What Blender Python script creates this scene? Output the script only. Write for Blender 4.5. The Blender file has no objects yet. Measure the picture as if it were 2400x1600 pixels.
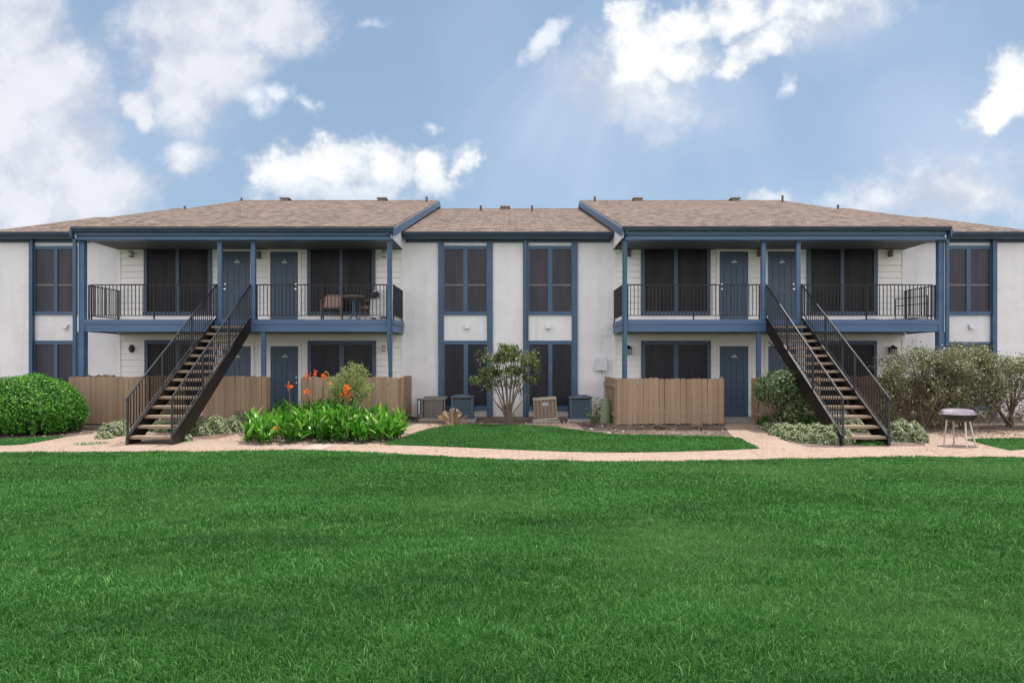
import bpy, bmesh, math, random
import numpy as np
from mathutils import Vector, Matrix
R = math.radians
random.seed(7); rng = np.random.default_rng(11)
scene = bpy.context.scene
COL = scene.collection

# ------------------------------------------------------------------ camera
CAMZ, CAMD, F = 1.74, 20.2, 1600.0
cd = bpy.data.cameras.new("camera"); cam = bpy.data.objects.new("camera", cd); COL.objects.link(cam)
cam.location = (0, -CAMD, CAMZ); cam.rotation_euler = (R(90), 0, 0)
cd.lens = 24; cd.sensor_width = 36; cd.shift_y = 50/2400; cd.clip_end = 3000; cd.clip_start = .05
scene.camera = cam
scene.view_settings.view_transform = 'Standard'; scene.view_settings.look = 'None'
scene.view_settings.exposure = 0.48; scene.view_settings.gamma = 1

# ------------------------------------------------------------------ sun + sky
SUN = Vector((.21, .255, 1.0)).normalized()
el = math.asin(SUN.z); az = math.atan2(SUN.x, SUN.y)
sd = bpy.data.lights.new("sun", 'SUN'); sd.energy = 3.3; sd.angle = R(.6); sd.color = (1, .95, .87)
so = bpy.data.objects.new("sun", sd); COL.objects.link(so); so.rotation_euler = SUN.to_track_quat('Z', 'Y').to_euler()
W = bpy.data.worlds.new("World"); scene.world = W; W.use_nodes = True
nt = W.node_tree; nt.nodes.clear(); N = nt.nodes; L = nt.links
def nd(t, **k):
    n = N.new(t)
    for a, v in k.items(): setattr(n, a, v)
    return n
def mth(op, a, b=None, c=None, clamp=False):
    n = nd('ShaderNodeMath', operation=op, use_clamp=clamp)
    for i, v in enumerate((a, b, c)):
        if v is None: continue
        if isinstance(v, (int, float)): n.inputs[i].default_value = v
        else: L.new(v, n.inputs[i])
    return n.outputs[0]
def mixc(f, a, b):
    n = nd('ShaderNodeMix', data_type='RGBA')
    for s, v in ((n.inputs[0], f), (n.inputs[6], a), (n.inputs[7], b)):
        if isinstance(v, (int, float)): s.default_value = v
        elif isinstance(v, tuple): s.default_value = (*v, 1)
        else: L.new(v, s)
    return n.outputs[2]
def srange(v, a, b):
    n = nd('ShaderNodeMapRange', interpolation_type='SMOOTHSTEP'); L.new(v, n.inputs[0])
    n.inputs[1].default_value = a; n.inputs[2].default_value = b
    return n.outputs[0]
sky = nd('ShaderNodeTexSky', sky_type='NISHITA', sun_disc=False)
sky.sun_elevation = el; sky.sun_rotation = az; sky.air_density = 1.0; sky.dust_density = .4; sky.ozone_density = 2.2
SKY = .085
tc = nd('ShaderNodeTexCoord'); sx = nd('ShaderNodeSeparateXYZ'); L.new(tc.outputs['Generated'], sx.inputs[0])
ys = mth('MAXIMUM', sx.outputs[1], .08)
qx = mth('MULTIPLY_ADD', mth('DIVIDE', sx.outputs[0], ys), 16, 12)
qy = mth('MULTIPLY_ADD', mth('DIVIDE', sx.outputs[2], ys), -16, 8.5)
cq = nd('ShaderNodeCombineXYZ'); L.new(qx, cq.inputs[0]); L.new(qy, cq.inputs[1])
def noise(vec, scale, detail, rough=.5, col=False):
    n = nd('ShaderNodeTexNoise', noise_dimensions='3D'); L.new(vec, n.inputs['Vector'])
    n.inputs['Scale'].default_value = scale; n.inputs['Detail'].default_value = detail; n.inputs['Roughness'].default_value = rough
    return n.outputs[1 if col else 0]
wn = nd('ShaderNodeVectorMath', operation='SUBTRACT'); L.new(noise(cq.outputs[0], .8, 7, .6, True), wn.inputs[0]); wn.inputs[1].default_value = (.5, .5, .5)
ws = nd('ShaderNodeVectorMath', operation='MULTIPLY_ADD'); L.new(wn.outputs[0], ws.inputs[0]); ws.inputs[1].default_value = (1.25, 1.05, 0); L.new(cq.outputs[0], ws.inputs[2])
P = ws.outputs[0]
def field(blobs):
    f = None
    for (bx, by, rx, ry, ang, s) in blobs:
        m = nd('ShaderNodeMapping', vector_type='TEXTURE'); L.new(P, m.inputs[0])
        m.inputs['Location'].default_value = (bx/100, by/100, 0); m.inputs['Rotation'].default_value = (0, 0, R(ang)); m.inputs['Scale'].default_value = (rx/100, ry/100, 1)
        v = nd('ShaderNodeVectorMath', operation='LENGTH'); L.new(m.outputs[0], v.inputs[0])
        g = mth('MULTIPLY_ADD', v.outputs['Value'], -s, s)
        f = g if f is None else mth('SMOOTH_MAX', f, g, .12)
    return f
soft = [(-20, 60, 210, 170, 0, 1.2), (90, 210, 200, 150, 0, 1.2), (90, 330, 190, 130, 0, 1.1), (120, 460, 270, 130, 0, 1.1), (-60, 300, 260, 330, 0, 1.2),
        (500, 50, 270, 110, -5, .95), (650, 50, 150, 95, 10, .85), (470, 160, 175, 140, 0, 1.0), (430, 240, 110, 80, 30, .7), (325, 255, 42, 60, -25, .9), (440, 370, 70, 45, 0, .55),
        (2250, 450, 260, 110, 0, .5), (2060, 460, 110, 60, 0, .5), (1480, 210, 200, 110, 20, .45), (1900, 30, 260, 80, -8, .45)]
veil = [(1330, 300, 330, 260, 0, .7), (2250, 330, 380, 300, 0, .9), (1500, 200, 400, 230, 0, .9), (1950, 60, 420, 150, 0, .7), (1150, 100, 200, 200, 0, .35), (100, 300, 420, 420, 0, .8), (2100, 470, 420, 100, 0, .7), (450, 200, 250, 300, 0, .6)]
crisp = [(665, 400, 115, 75, 0, 1), (790, 385, 120, 80, 0, 1.1), (900, 400, 120, 78, 0, 1), (1010, 410, 100, 55, 0, .9), (1090, 392, 50, 30, -30, .7), (800, 450, 260, 50, 0, 1),
         (1500, 120, 135, 115, -20, 1.25), (1440, 110, 60, 60, 0, .8), (1620, 60, 120, 60, 0, 1), (1590, 140, 120, 80, 0, 1.1), (1555, 195, 55, 60, 30, .8), (1480, 50, 60, 70, 0, .9), (1690, 50, 160, 55, -12, 1), (1790, 95, 130, 45, -28, .9), (1870, 20, 190, 45, -10, .8), (1720, 155, 60, 36, -20, .8),
         
         (2380, 200, 95, 115, 35, 1.2), (2330, 270, 90, 60, -35, 1), (1800, 462, 95, 34, 0, 1.1), (1010, 398, 100, 60, 0, 1.0)]
wisp = [(600, 240, 60, 52, 0, 1.1), (650, 225, 55, 34, 0, 1.1), (728, 250, 46, 22, 25, .9), (1275, 95, 84, 34, -45, 1.5), (1845, 190, 20, 42, 5, .9), (1004, 305, 26, 20, 0, .9), (430, 365, 70, 52, 0, .8), (870, 52, 50, 22, -15, .6), (1095, 350, 30, 20, -30, .7), (2050, 455, 110, 48, -10, .8), (2170, 395, 120, 30, -12, .55), (1990, 470, 90, 34, 0, .7)]
n1 = noise(cq.outputs[0], 1.3, 9, .62); n2 = noise(P, .55, 6, .55)
fv = mth('MULTIPLY', srange(mth('ADD', field(veil), mth('MULTIPLY', mth('SUBTRACT', noise(cq.outputs[0], .25, 3, .5), .5), .8)), -.1, 1.0), .42)
ra = nd('ShaderNodeCombineXYZ'); L.new(mth('MULTIPLY', mth('DIVIDE', mth('SUBTRACT', qx, 15.6), mth('ADD', mth('MAXIMUM', qy, -1.5), 2.5)), 4.2), ra.inputs[0])
rays = srange(noise(ra.outputs[0], 1.0, 2, .5), .3, .7); rm = mth('MULTIPLY', srange(qy, .8, 2.2), mth('MULTIPLY', srange(qx, 9.5, 13), srange(qx, 20.5, 17)))
fv = mth('ADD', fv, mth('MULTIPLY', mth('MULTIPLY', rays, rm), .16))
fs = mth('ADD', field(soft), mth('MULTIPLY', mth('SUBTRACT', n1, .5), .85))
fc = mth('ADD', field(crisp), mth('MULTIPLY', mth('SUBTRACT', n1, .5), 1.35))
ds = mth('MULTIPLY', srange(fs, -.1, .5), .92); dc = mth('MULTIPLY', srange(fc, -.04, .5), mth('MULTIPLY_ADD', srange(qy, 4.0, 4.9), -.55, .97))
fw = mth('ADD', field(wisp), mth('MULTIPLY', mth('SUBTRACT', noise(cq.outputs[0], 2.2, 9, .62), .5), 1.5)); dw = mth('MULTIPLY', srange(fw, -.1, 1.15), .85)
# unseen rest of the sky dome: broken cloud, brightened to light the facade
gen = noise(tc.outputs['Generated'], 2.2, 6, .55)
dg = mth('MAXIMUM', srange(gen, .36, .58), srange(sx.outputs[2], .42, .12))  # low bright band added to throw light into the balcony recesses
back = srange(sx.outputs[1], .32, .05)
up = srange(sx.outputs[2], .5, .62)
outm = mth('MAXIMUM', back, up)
skyc = nd('ShaderNodeVectorMath', operation='MULTIPLY'); L.new(sky.outputs[0], skyc.inputs[0]); skyc.inputs[1].default_value = (SKY*1.0, SKY*1.0, SKY*.95)
hz = srange(sx.outputs[2], .34, .02)
base = mixc(mth('MULTIPLY_ADD', hz, .22, .50), skyc.outputs[0], (.30, .415, .56))
shade = srange(mth('ADD', n2, mth('MULTIPLY', fs, .12)), .38, .66)
csoft = mixc(shade, (.43, .46, .55), (.64, .65, .69))
ccol = mixc(srange(mth('ADD', mth('MULTIPLY', fc, .38), mth('MULTIPLY_ADD', n1, .55, mth('MULTIPLY', n2, .45))), .46, .86), (.46, .51, .58), (.76, .77, .78))
base = mixc(fv, base, (.50, .57, .70)); c1 = mixc(ds, base, csoft); c2 = mixc(dc, mixc(dw, c1, (.68, .71, .76)), ccol)
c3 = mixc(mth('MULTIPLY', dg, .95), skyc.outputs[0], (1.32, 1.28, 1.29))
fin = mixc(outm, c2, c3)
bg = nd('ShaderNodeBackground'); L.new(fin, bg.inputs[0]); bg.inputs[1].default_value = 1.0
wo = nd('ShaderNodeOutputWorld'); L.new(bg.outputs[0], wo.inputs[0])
W.cycles.sampling_method = 'MANUAL'; W.cycles.sample_map_resolution = 1024

# ------------------------------------------------------------------ projection helpers
def X(px, D=CAMD): return (px-1200)/F*D
def Z(py, D=CAMD): return CAMZ+(850-py)/F*D
def Y(D): return D-CAMD
Y1, Y2, GH = -6.6, -.7, .14
def zg(y): return 0.0 if y <= Y1 else (GH if y >= Y2 else GH*(y-Y1)/(Y2-Y1))
def G(px, py):
    z = 0
    for _ in range(12):
        D = F*(CAMZ-z)/max(py-850, 1); z = zg(Y(D))
    return Vector((X(px, D), Y(D), z))

# ------------------------------------------------------------------ materials
def newmat(name):
    m = bpy.data.materials.new(name); m.use_nodes = True; t = m.node_tree
    return m, t, t.nodes['Principled BSDF']
def pmat(name, c1, c2=None, scale=4, rough=.6, bump=0, bscale=40, metal=0, spec=.5, stretch=(1, 1, 1), detail=4, bdist=.01, trans=0, c3=None, s3=.4):
    m, t, b = newmat(name); n = t.nodes; l = t.links
    b.inputs['Roughness'].default_value = rough; b.inputs['Metallic'].default_value = metal; b.inputs['Specular IOR Level'].default_value = spec
    b.inputs['Base Color'].default_value = (*c1, 1)
    co = n.new('ShaderNodeTexCoord'); mp = n.new('ShaderNodeMapping'); mp.inputs['Scale'].default_value = stretch
    l.new(co.outputs['Object'], mp.inputs[0])
    if c2:
        no = n.new('ShaderNodeTexNoise'); no.inputs['Scale'].default_value = scale; no.inputs['Detail'].default_value = detail; no.inputs['Roughness'].default_value = .6
        l.new(mp.outputs[0], no.inputs['Vector'])
        r = n.new('ShaderNodeMapRange'); r.inputs[1].default_value = .3; r.inputs[2].default_value = .7; l.new(no.outputs[0], r.inputs[0])
        mx = n.new('ShaderNodeMix'); mx.data_type = 'RGBA'; mx.inputs[6].default_value = (*c1, 1); mx.inputs[7].default_value = (*c2, 1)
        l.new(r.outputs[0], mx.inputs[0]); out = mx.outputs[2]
        if c3:
            no3 = n.new('ShaderNodeTexNoise'); no3.inputs['Scale'].default_value = s3; no3.inputs['Detail'].default_value = 5
            l.new(mp.outputs[0], no3.inputs['Vector'])
            r3 = n.new('ShaderNodeMapRange'); r3.inputs[1].default_value = .45; r3.inputs[2].default_value = .75; l.new(no3.outputs[0], r3.inputs[0])
            m3 = n.new('ShaderNodeMix'); m3.data_type = 'RGBA'; m3.inputs[7].default_value = (*c3, 1); l.new(out, m3.inputs[6]); l.new(r3.outputs[0], m3.inputs[0]); out = m3.outputs[2]
        l.new(out, b.inputs['Base Color'])
    if bump:
        nb = n.new('ShaderNodeTexNoise'); nb.inputs['Scale'].default_value = bscale; nb.inputs['Detail'].default_value = 5; l.new(mp.outputs[0], nb.inputs['Vector'])
        bu = n.new('ShaderNodeBump'); bu.inputs['Strength'].default_value = bump; bu.inputs['Distance'].default_value = bdist
        l.new(nb.outputs[0], bu.inputs['Height']); l.new(bu.outputs[0], b.inputs['Normal'])
    return m
def leafmat(name, c1, c2, c3=None, rough=.45, trans=.35, world=None):
    """per-leaf random value in attribute 'var' picks the leaf's own colour"""
    m, t, b = newmat(name); n = t.nodes; l = t.links
    at = n.new('ShaderNodeAttribute'); at.attribute_name = 'var'
    cr = n.new('ShaderNodeValToRGB'); e = cr.color_ramp.elements
    e[0].color = (*c1, 1); e[1].color = (*c2, 1)
    if c3: x = cr.color_ramp.elements.new(.8); x.color = (*c2, 1); e = cr.color_ramp.elements; e[2].color = (*c3, 1)
    l.new(at.outputs['Fac'], cr.inputs[0]); colr = cr.outputs[0]
    if world:
        co = n.new('ShaderNodeTexCoord')
        mp = n.new('ShaderNodeMapping'); mp.inputs['Scale'].default_value = (.55, 1.5, 1); l.new(co.outputs['Object'], mp.inputs[0])
        no = n.new('ShaderNodeTexNoise'); no.inputs['Scale'].default_value = world[0]; no.inputs['Detail'].default_value = 4; l.new(mp.outputs[0], no.inputs['Vector'])
        r = n.new('ShaderNodeMapRange'); r.inputs[1].default_value = .35; r.inputs[2].default_value = .7; l.new(no.outputs[0], r.inputs[0])
        mx = n.new('ShaderNodeMix'); mx.data_type = 'RGBA'; mx.blend_type = 'MULTIPLY'; l.new(r.outputs[0], mx.inputs[0]); l.new(colr, mx.inputs[6]); mx.inputs[7].default_value = (*world[1], 1)
        colr = mx.outputs[2]
        no2 = n.new('ShaderNodeTexNoise'); no2.inputs['Scale'].default_value = .28; no2.inputs['Detail'].default_value = 5; l.new(co.outputs['Object'], no2.inputs['Vector'])
        r2 = n.new('ShaderNodeMapRange'); r2.inputs[1].default_value = .52; r2.inputs[2].default_value = .72; l.new(no2.outputs[0], r2.inputs[0])
        mx2 = n.new('ShaderNodeMix'); mx2.data_type = 'RGBA'; l.new(r2.outputs[0], mx2.inputs[0]); l.new(colr, mx2.inputs[6]); mx2.inputs[7].default_value = (*world[2], 1)
        colr = mx2.outputs[2]
    l.new(colr, b.inputs['Base Color']); b.inputs['Roughness'].default_value = rough; b.inputs['Specular IOR Level'].default_value = .35
    tr = n.new('ShaderNodeBsdfTranslucent'); l.new(colr, tr.inputs[0])
    ms = n.new('ShaderNodeMixShader'); ms.inputs[0].default_value = trans
    l.new(b.outputs[0], ms.inputs[1]); l.new(tr.outputs[0], ms.inputs[2]); l.new(ms.outputs[0], n['Material Output'].inputs[0])
    return m

def stuccomat():
    m = pmat('stucco', (.83, .815, .83), (.74, .73, .755), 1.3, .85, .0, stretch=(1, 1, 1.3), detail=6)
    t = m.node_tree; n = t.nodes; l = t.links; b = n['Principled BSDF']; co = n['Texture Coordinate']
    st = n.new('ShaderNodeMapping'); st.inputs['Scale'].default_value = (3.2, 3.2, .16); l.new(co.outputs['Object'], st.inputs[0])
    sn = n.new('ShaderNodeTexNoise'); sn.inputs['Scale'].default_value = 1.4; sn.inputs['Detail'].default_value = 6; l.new(st.outputs[0], sn.inputs['Vector'])
    sr = n.new('ShaderNodeMapRange'); sr.inputs[1].default_value = .52; sr.inputs[2].default_value = .78; l.new(sn.outputs[0], sr.inputs[0])
    sm = n.new('ShaderNodeMix'); sm.data_type = 'RGBA'; old = b.inputs['Base Color'].links[0].from_socket; l.new(old, sm.inputs[6]); sm.inputs[7].default_value = (.69, .675, .69, 1); l.new(sr.outputs[0], sm.inputs[0]); l.new(sm.outputs[2], b.inputs['Base Color'])
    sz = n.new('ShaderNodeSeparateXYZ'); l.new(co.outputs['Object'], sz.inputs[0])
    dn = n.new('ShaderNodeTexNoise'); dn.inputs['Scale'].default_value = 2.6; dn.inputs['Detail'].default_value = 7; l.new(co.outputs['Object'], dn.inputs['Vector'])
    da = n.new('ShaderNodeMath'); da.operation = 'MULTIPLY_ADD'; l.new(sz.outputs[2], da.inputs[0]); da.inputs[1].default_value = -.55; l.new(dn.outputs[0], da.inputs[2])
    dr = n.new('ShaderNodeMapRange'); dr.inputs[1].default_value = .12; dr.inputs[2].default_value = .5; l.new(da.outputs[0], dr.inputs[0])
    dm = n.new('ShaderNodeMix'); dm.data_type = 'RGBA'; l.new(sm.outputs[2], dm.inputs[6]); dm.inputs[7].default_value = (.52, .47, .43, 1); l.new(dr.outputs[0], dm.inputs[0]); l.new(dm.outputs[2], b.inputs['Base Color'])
    # trowel strokes: thin ridges where a warped noise crosses its mid value
    a = n.new('ShaderNodeTexNoise'); a.inputs['Scale'].default_value = 5.5; a.inputs['Detail'].default_value = 5; a.inputs['Distortion'].default_value = 1.2; l.new(co.outputs['Object'], a.inputs['Vector'])
    s = n.new('ShaderNodeMath'); s.operation = 'SUBTRACT'; l.new(a.outputs[0], s.inputs[0]); s.inputs[1].default_value = .5
    ab = n.new('ShaderNodeMath'); ab.operation = 'ABSOLUTE'; l.new(s.outputs[0], ab.inputs[0])
    r = n.new('ShaderNodeMapRange'); r.inputs[1].default_value = 0; r.inputs[2].default_value = .022; r.inputs[3].default_value = 1; r.inputs[4].default_value = 0; l.new(ab.outputs[0], r.inputs[0])
    g = n.new('ShaderNodeTexNoise'); g.inputs['Scale'].default_value = 1.5; l.new(co.outputs['Object'], g.inputs['Vector'])
    g2 = n.new('ShaderNodeMapRange'); g2.inputs[1].default_value = .5; g2.inputs[2].default_value = .6; l.new(g.outputs[0], g2.inputs[0])
    mu = n.new('ShaderNodeMath'); mu.operation = 'MULTIPLY'; l.new(r.outputs[0], mu.inputs[0]); l.new(g2.outputs[0], mu.inputs[1])
    f = n.new('ShaderNodeTexNoise'); f.inputs['Scale'].default_value = 28; f.inputs['Detail'].default_value = 5; l.new(co.outputs['Object'], f.inputs['Vector'])
    ad = n.new('ShaderNodeMath'); ad.operation = 'MULTIPLY_ADD'; l.new(f.outputs[0], ad.inputs[0]); ad.inputs[1].default_value = .5; l.new(mu.outputs[0], ad.inputs[2])
    bu = n.new('ShaderNodeBump'); bu.inputs['Strength'].default_value = .45; bu.inputs['Distance'].default_value = .015; l.new(ad.outputs[0], bu.inputs['Height']); l.new(bu.outputs[0], b.inputs['Normal'])
    return m
def shinglemat():
    m, t, b = newmat('shingles'); n = t.nodes; l = t.links
    co = n.new('ShaderNodeTexCoord')
    wn_ = n.new('ShaderNodeTexNoise'); wn_.inputs['Scale'].default_value = 1.2; wn_.inputs['Detail'].default_value = 3; l.new(co.outputs['Object'], wn_.inputs['Vector'])
    va = n.new('ShaderNodeVectorMath'); va.operation = 'MULTIPLY_ADD'; l.new(wn_.outputs[1], va.inputs[0]); va.inputs[1].default_value = (.1, .10, 0); l.new(co.outputs['Object'], va.inputs[2])
    bt = n.new('ShaderNodeTexBrick'); l.new(va.outputs[0], bt.inputs['Vector']); bt.inputs['Scale'].default_value = 1
    bt.inputs['Color1'].default_value = (0, 0, 0, 1); bt.inputs['Color2'].default_value = (1, 1, 1, 1); bt.inputs['Mortar'].default_value = (0, 0, 0, 1)
    bt.inputs['Mortar Size'].default_value = .012; bt.inputs['Brick Width'].default_value = .22; bt.inputs['Row Height'].default_value = .14; bt.inputs['Bias'].default_value = .0
    bt.offset = .37; bt.squash_frequency = 3
    cr = n.new('ShaderNodeValToRGB'); e = cr.color_ramp.elements; e[0].color = (.08, .060, .051, 1); e[1].color = (.265, .20, .168, 1)
    x = e.new(.35); x.color = (.172, .132, .112, 1); l.new(bt.outputs[0], cr.inputs[0])
    no = n.new('ShaderNodeTexNoise'); no.inputs['Scale'].default_value = 5; no.inputs['Detail'].default_value = 6; l.new(co.outputs['Object'], no.inputs['Vector'])
    r = n.new('ShaderNodeMapRange'); r.inputs[1].default_value = .3; r.inputs[2].default_value = .7; r.inputs[3].default_value = .82; r.inputs[4].default_value = 1.14; l.new(no.outputs[0], r.inputs[0])
    mx = n.new('ShaderNodeVectorMath'); mx.operation = 'SCALE'; l.new(cr.outputs[0], mx.inputs[0]); l.new(r.outputs[0], mx.inputs['Scale']); l.new(mx.outputs[0], b.inputs['Base Color'])
    bu = n.new('ShaderNodeBump'); bu.inputs['Strength'].default_value = .8; bu.inputs['Distance'].default_value = .025; l.new(bt.outputs[0], bu.inputs['Height']); l.new(bu.outputs[0], b.inputs['Normal'])
    b.inputs['Roughness'].default_value = .95; b.inputs['Specular IOR Level'].default_value = .15
    return m
def panemat(name, c1, c2, sc=1.2, spec=.35):
    return pmat(name, c1, c2, sc, .38, 0, spec=spec, stretch=(3.2, 1, .35), detail=2)
def pebblemat():
    m, t, b = newmat('exposed_aggregate'); n = t.nodes; l = t.links; co = n.new('ShaderNodeTexCoord')
    v = n.new('ShaderNodeTexVoronoi'); v.inputs['Scale'].default_value = 38; l.new(co.outputs['Object'], v.inputs['Vector'])
    cr = n.new('ShaderNodeValToRGB'); e = cr.color_ramp.elements; e[0].color = (.13, .082, .058, 1); e[1].color = (.50, .40, .33, 1); x = e.new(.45); x.color = (.31, .205, .15, 1)
    sp = n.new('ShaderNodeSeparateColor'); l.new(v.outputs['Color'], sp.inputs[0]); l.new(sp.outputs[0], cr.inputs[0])
    no = n.new('ShaderNodeTexNoise'); no.inputs['Scale'].default_value = 1.1; no.inputs['Detail'].default_value = 7; l.new(co.outputs['Object'], no.inputs['Vector'])
    r = n.new('ShaderNodeMapRange'); r.inputs[1].default_value = .35; r.inputs[2].default_value = .7; l.new(no.outputs[0], r.inputs[0])
    mx = n.new('ShaderNodeMix'); mx.data_type = 'RGBA'; l.new(r.outputs[0], mx.inputs[0]); l.new(cr.outputs[0], mx.inputs[6]); mx.inputs[7].default_value = (.36, .27, .22, 1)
    l.new(mx.outputs[2], b.inputs['Base Color']); b.inputs['Roughness'].default_value = .9
    bu = n.new('ShaderNodeBump'); bu.inputs['Strength'].default_value = .5; bu.inputs['Distance'].default_value = .01; l.new(v.outputs['Distance'], bu.inputs['Height']); l.new(bu.outputs[0], b.inputs['Normal'])
    return m
M = dict(
 stucco=stuccomat(), shingle=shinglemat(), walk=pebblemat(),
 siding=pmat('painted_siding', (.92, .895, .87), (.87, .85, .82), 2.5, .6, .15, 30),
 white=pmat('white_trim_paint', (.85, .84, .83), (.78, .77, .76), 3, .55, .1, 40),
 blue=pmat('blue_trim_paint', (.052, .108, .195), (.042, .088, .165), 2.2, .5, .2, 30, stretch=(1, 1, 1.5), c3=(.075, .13, .215), s3=1.1),
 blue_lit=pmat('bounce_lit_blue_paint', (.075, .142, .270), (.062, .122, .235), 2.0, .5, .2, 30, stretch=(.4, 1, 2), c3=(.09, .16, .28), s3=1.1),  # blue trim lightened: ground bounce on the balconies put into the colour
 railblack=pmat('glossy_black_rail', (.02, .02, .026), (.03, .03, .035), 8, .3, .1, 60, spec=.7),
 blue_shade=pmat('recess_shade_blue_paint', (.060, .095, .150), (.052, .084, .135), 2.0, .5, .2, 30),  # blue trim greyed: shade of the balcony recess put into the colour
 gutter=pmat('gutter_paint', (.035, .062, .10), (.05, .08, .125), 3, .38, .1, 20),
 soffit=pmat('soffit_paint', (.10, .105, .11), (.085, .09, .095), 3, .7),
 door=pmat('door_paint', (.060, .098, .150), (.052, .086, .133), 2.5, .42, .1, 30),
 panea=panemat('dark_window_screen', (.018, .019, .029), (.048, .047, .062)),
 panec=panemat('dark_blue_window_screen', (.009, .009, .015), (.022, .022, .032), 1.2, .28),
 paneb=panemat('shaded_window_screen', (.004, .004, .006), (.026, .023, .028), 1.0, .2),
 black=pmat('black_iron_paint', (.010, .010, .014), (.018, .017, .02), 8, .4, .2, 60, spec=.35),
 stringer=pmat('worn_black_steel', (.007, .007, .010), (.014, .012, .012), 3, .42, .3, 25, c3=(.03, .02, .014), s3=1.2, spec=.3),
 tread=pmat('precast_tread', (.36, .28, .21), (.24, .18, .13), 6, .85, .3, 50, stretch=(1, 3, 6)),
 cedar=pmat('brown_fence_stain', (.37, .256, .168), (.255, .174, .115), 1.0, .8, .35, 30, stretch=(7, 7, .22), c3=(.40, .275, .19), s3=.5, detail=1),
 deckfloor=pmat('balcony_floor', (.62, .61, .62), (.54, .53, .54), 3, .7),
 conc=pmat('concrete', (.36, .33, .30), (.27, .25, .23), 4, .9, .4, 40),
 paleconc=pmat('pale_concrete', (.43, .36, .31), (.37, .31, .27), 3, .9, .3, 50),
 dirt=pmat('mulch_soil', (.085, .058, .045), (.20, .15, .125), 9, .95, 1.0, 30, detail=9, bdist=.05, c3=(.26, .20, .165), s3=.9),
 sand=pmat('dry_soil', (.30, .22, .17), (.40, .30, .235), 6, .95, .7, 35, detail=8, bdist=.03),
 lawnbase=pmat('turf_base', (.012, .045, .014), (.02, .07, .02), 8, .95),
 chrome=pmat('brushed_nickel', (.75, .73, .70), None, rough=.25, metal=1),
 lampbrown=pmat('bronze_lamp', (.16, .11, .075), (.11, .08, .055), 10, .5),
 lampglass=pmat('frosted_lamp_glass', (.55, .52, .45), None, rough=.35),
 acgrey=pmat('grey_brown_condenser', (.10, .09, .082), (.13, .115, .10), 6, .5, .1),
 acrim=pmat('condenser_rim', (.22, .21, .20), (.17, .16, .15), 6, .5),
 acblue=pmat('blue_condenser', (.045, .075, .105), (.06, .095, .125), 5, .45),
 actan=pmat('tan_condenser', (.46, .39, .31), (.36, .29, .22), 9, .6, .2, 30),
 acfin=pmat('condenser_fins', (.10, .075, .06), (.22, .13, .085), 18, .8),
 badgew=pmat('badge_white', (.8, .8, .82), None, rough=.4), badgeb=pmat('badge_blue', (.02, .07, .25), None, rough=.4), badger=pmat('badge_red', (.5, .12, .06), None, rough=.5),
 dark=pmat('dark_plastic', (.012, .012, .016), None, rough=.5),
 vent=pmat('roof_vent_paint', (.30, .25, .22), (.22, .18, .16), 6, .6),
 pedestal=pmat('green_pedestal', (.22, .27, .17), (.17, .215, .135), 5, .6, .1),
 boxgrey=pmat('painted_metal_box', (.68, .68, .71), (.6, .6, .64), 6, .55),
 bark=pmat('grey_bark', (.20, .165, .13), (.11, .088, .07), 14, .9, .5, 40), bark2=pmat('pale_cut_wood', (.46, .33, .21), (.25, .17, .105), 12, .9, .5, 40, stretch=(4, 4, 1)),
 twig=pmat('dry_twig', (.20, .15, .11), (.11, .08, .06), 9, .9),
 wicker=pmat('tan_wicker', (.36, .25, .19), (.22, .15, .11), 20, .7), cushion=pmat('faded_pink_cushion', (.40, .27, .24), (.33, .22, .2), 5, .9),
 teal=pmat('teal_painted_metal', (.07, .22, .28), (.05, .17, .22), 8, .45),
 cover=pmat('white_cover_fabric', (.66, .65, .66), (.5, .5, .53), 5, .7, .8, 9, bdist=.05),
 lid=pmat('grill_lid', (.50, .46, .50), (.36, .33, .37), 6, .28, metal=.6), alu=pmat('grill_leg', (.55, .52, .50), None, rough=.4, metal=.5),
 flower=leafmat('canna_petal', (.85, .10, .01), (1.0, .20, .015), (1.0, .33, .03), .5, .35), petalstem=pmat('flower_stem', (.22, .12, .08), None, rough=.6),
 plate=pmat('number_plate_grey', (.07, .075, .08), None, rough=.4), platew=pmat('number_plate_white', (.7, .7, .7), None, rough=.5),
 pink=pmat('pink_bottle', (.5, .22, .2), None, rough=.4), greyb=pmat('grey_bottle', (.3, .33, .35), None, rough=.4), litter=pmat('pale_stone', (.7, .67, .63), (.55, .52, .48), 9, .8),
 hedge=leafmat('hedge_leaf', (.018, .10, .008), (.10, .33, .025), (.27, .54, .08), .35, .3),
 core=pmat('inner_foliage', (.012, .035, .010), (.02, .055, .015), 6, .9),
 ivy=leafmat('variegated_jasmine_leaf', (.05, .10, .03), (.46, .52, .28), (.95, .95, .82), .45, .3),
 ivydark=leafmat('groundcover_leaf', (.02, .085, .012), (.07, .24, .03), None, .5, .35),
 canna=leafmat('canna_leaf', (.03, .14, .012), (.12, .38, .03), (.38, .60, .14), .26, .4),
 nandina=leafmat('nandina_leaf', (.14, .22, .05), (.38, .48, .16), (.62, .66, .34), .5, .4),
 ligust=leafmat('ligustrum_leaf', (.035, .075, .02), (.16, .22, .06), (.50, .54, .26), .38, .25),
 olive=leafmat('olive_shrub_leaf', (.08, .095, .045), (.28, .30, .15), (.72, .72, .52), .42, .3),
 vib=leafmat('viburnum_leaf', (.04, .085, .025), (.14, .20, .08), (.40, .46, .27), .4, .25),
 grass=leafmat('grass_blade', (.016, .10, .015), (.084, .31, .052), (.29, .52, .18), .5, .35, world=(.7, (.56, .62, .52), (.11, .27, .07))),
)
BLACKISH = M['black']

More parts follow.
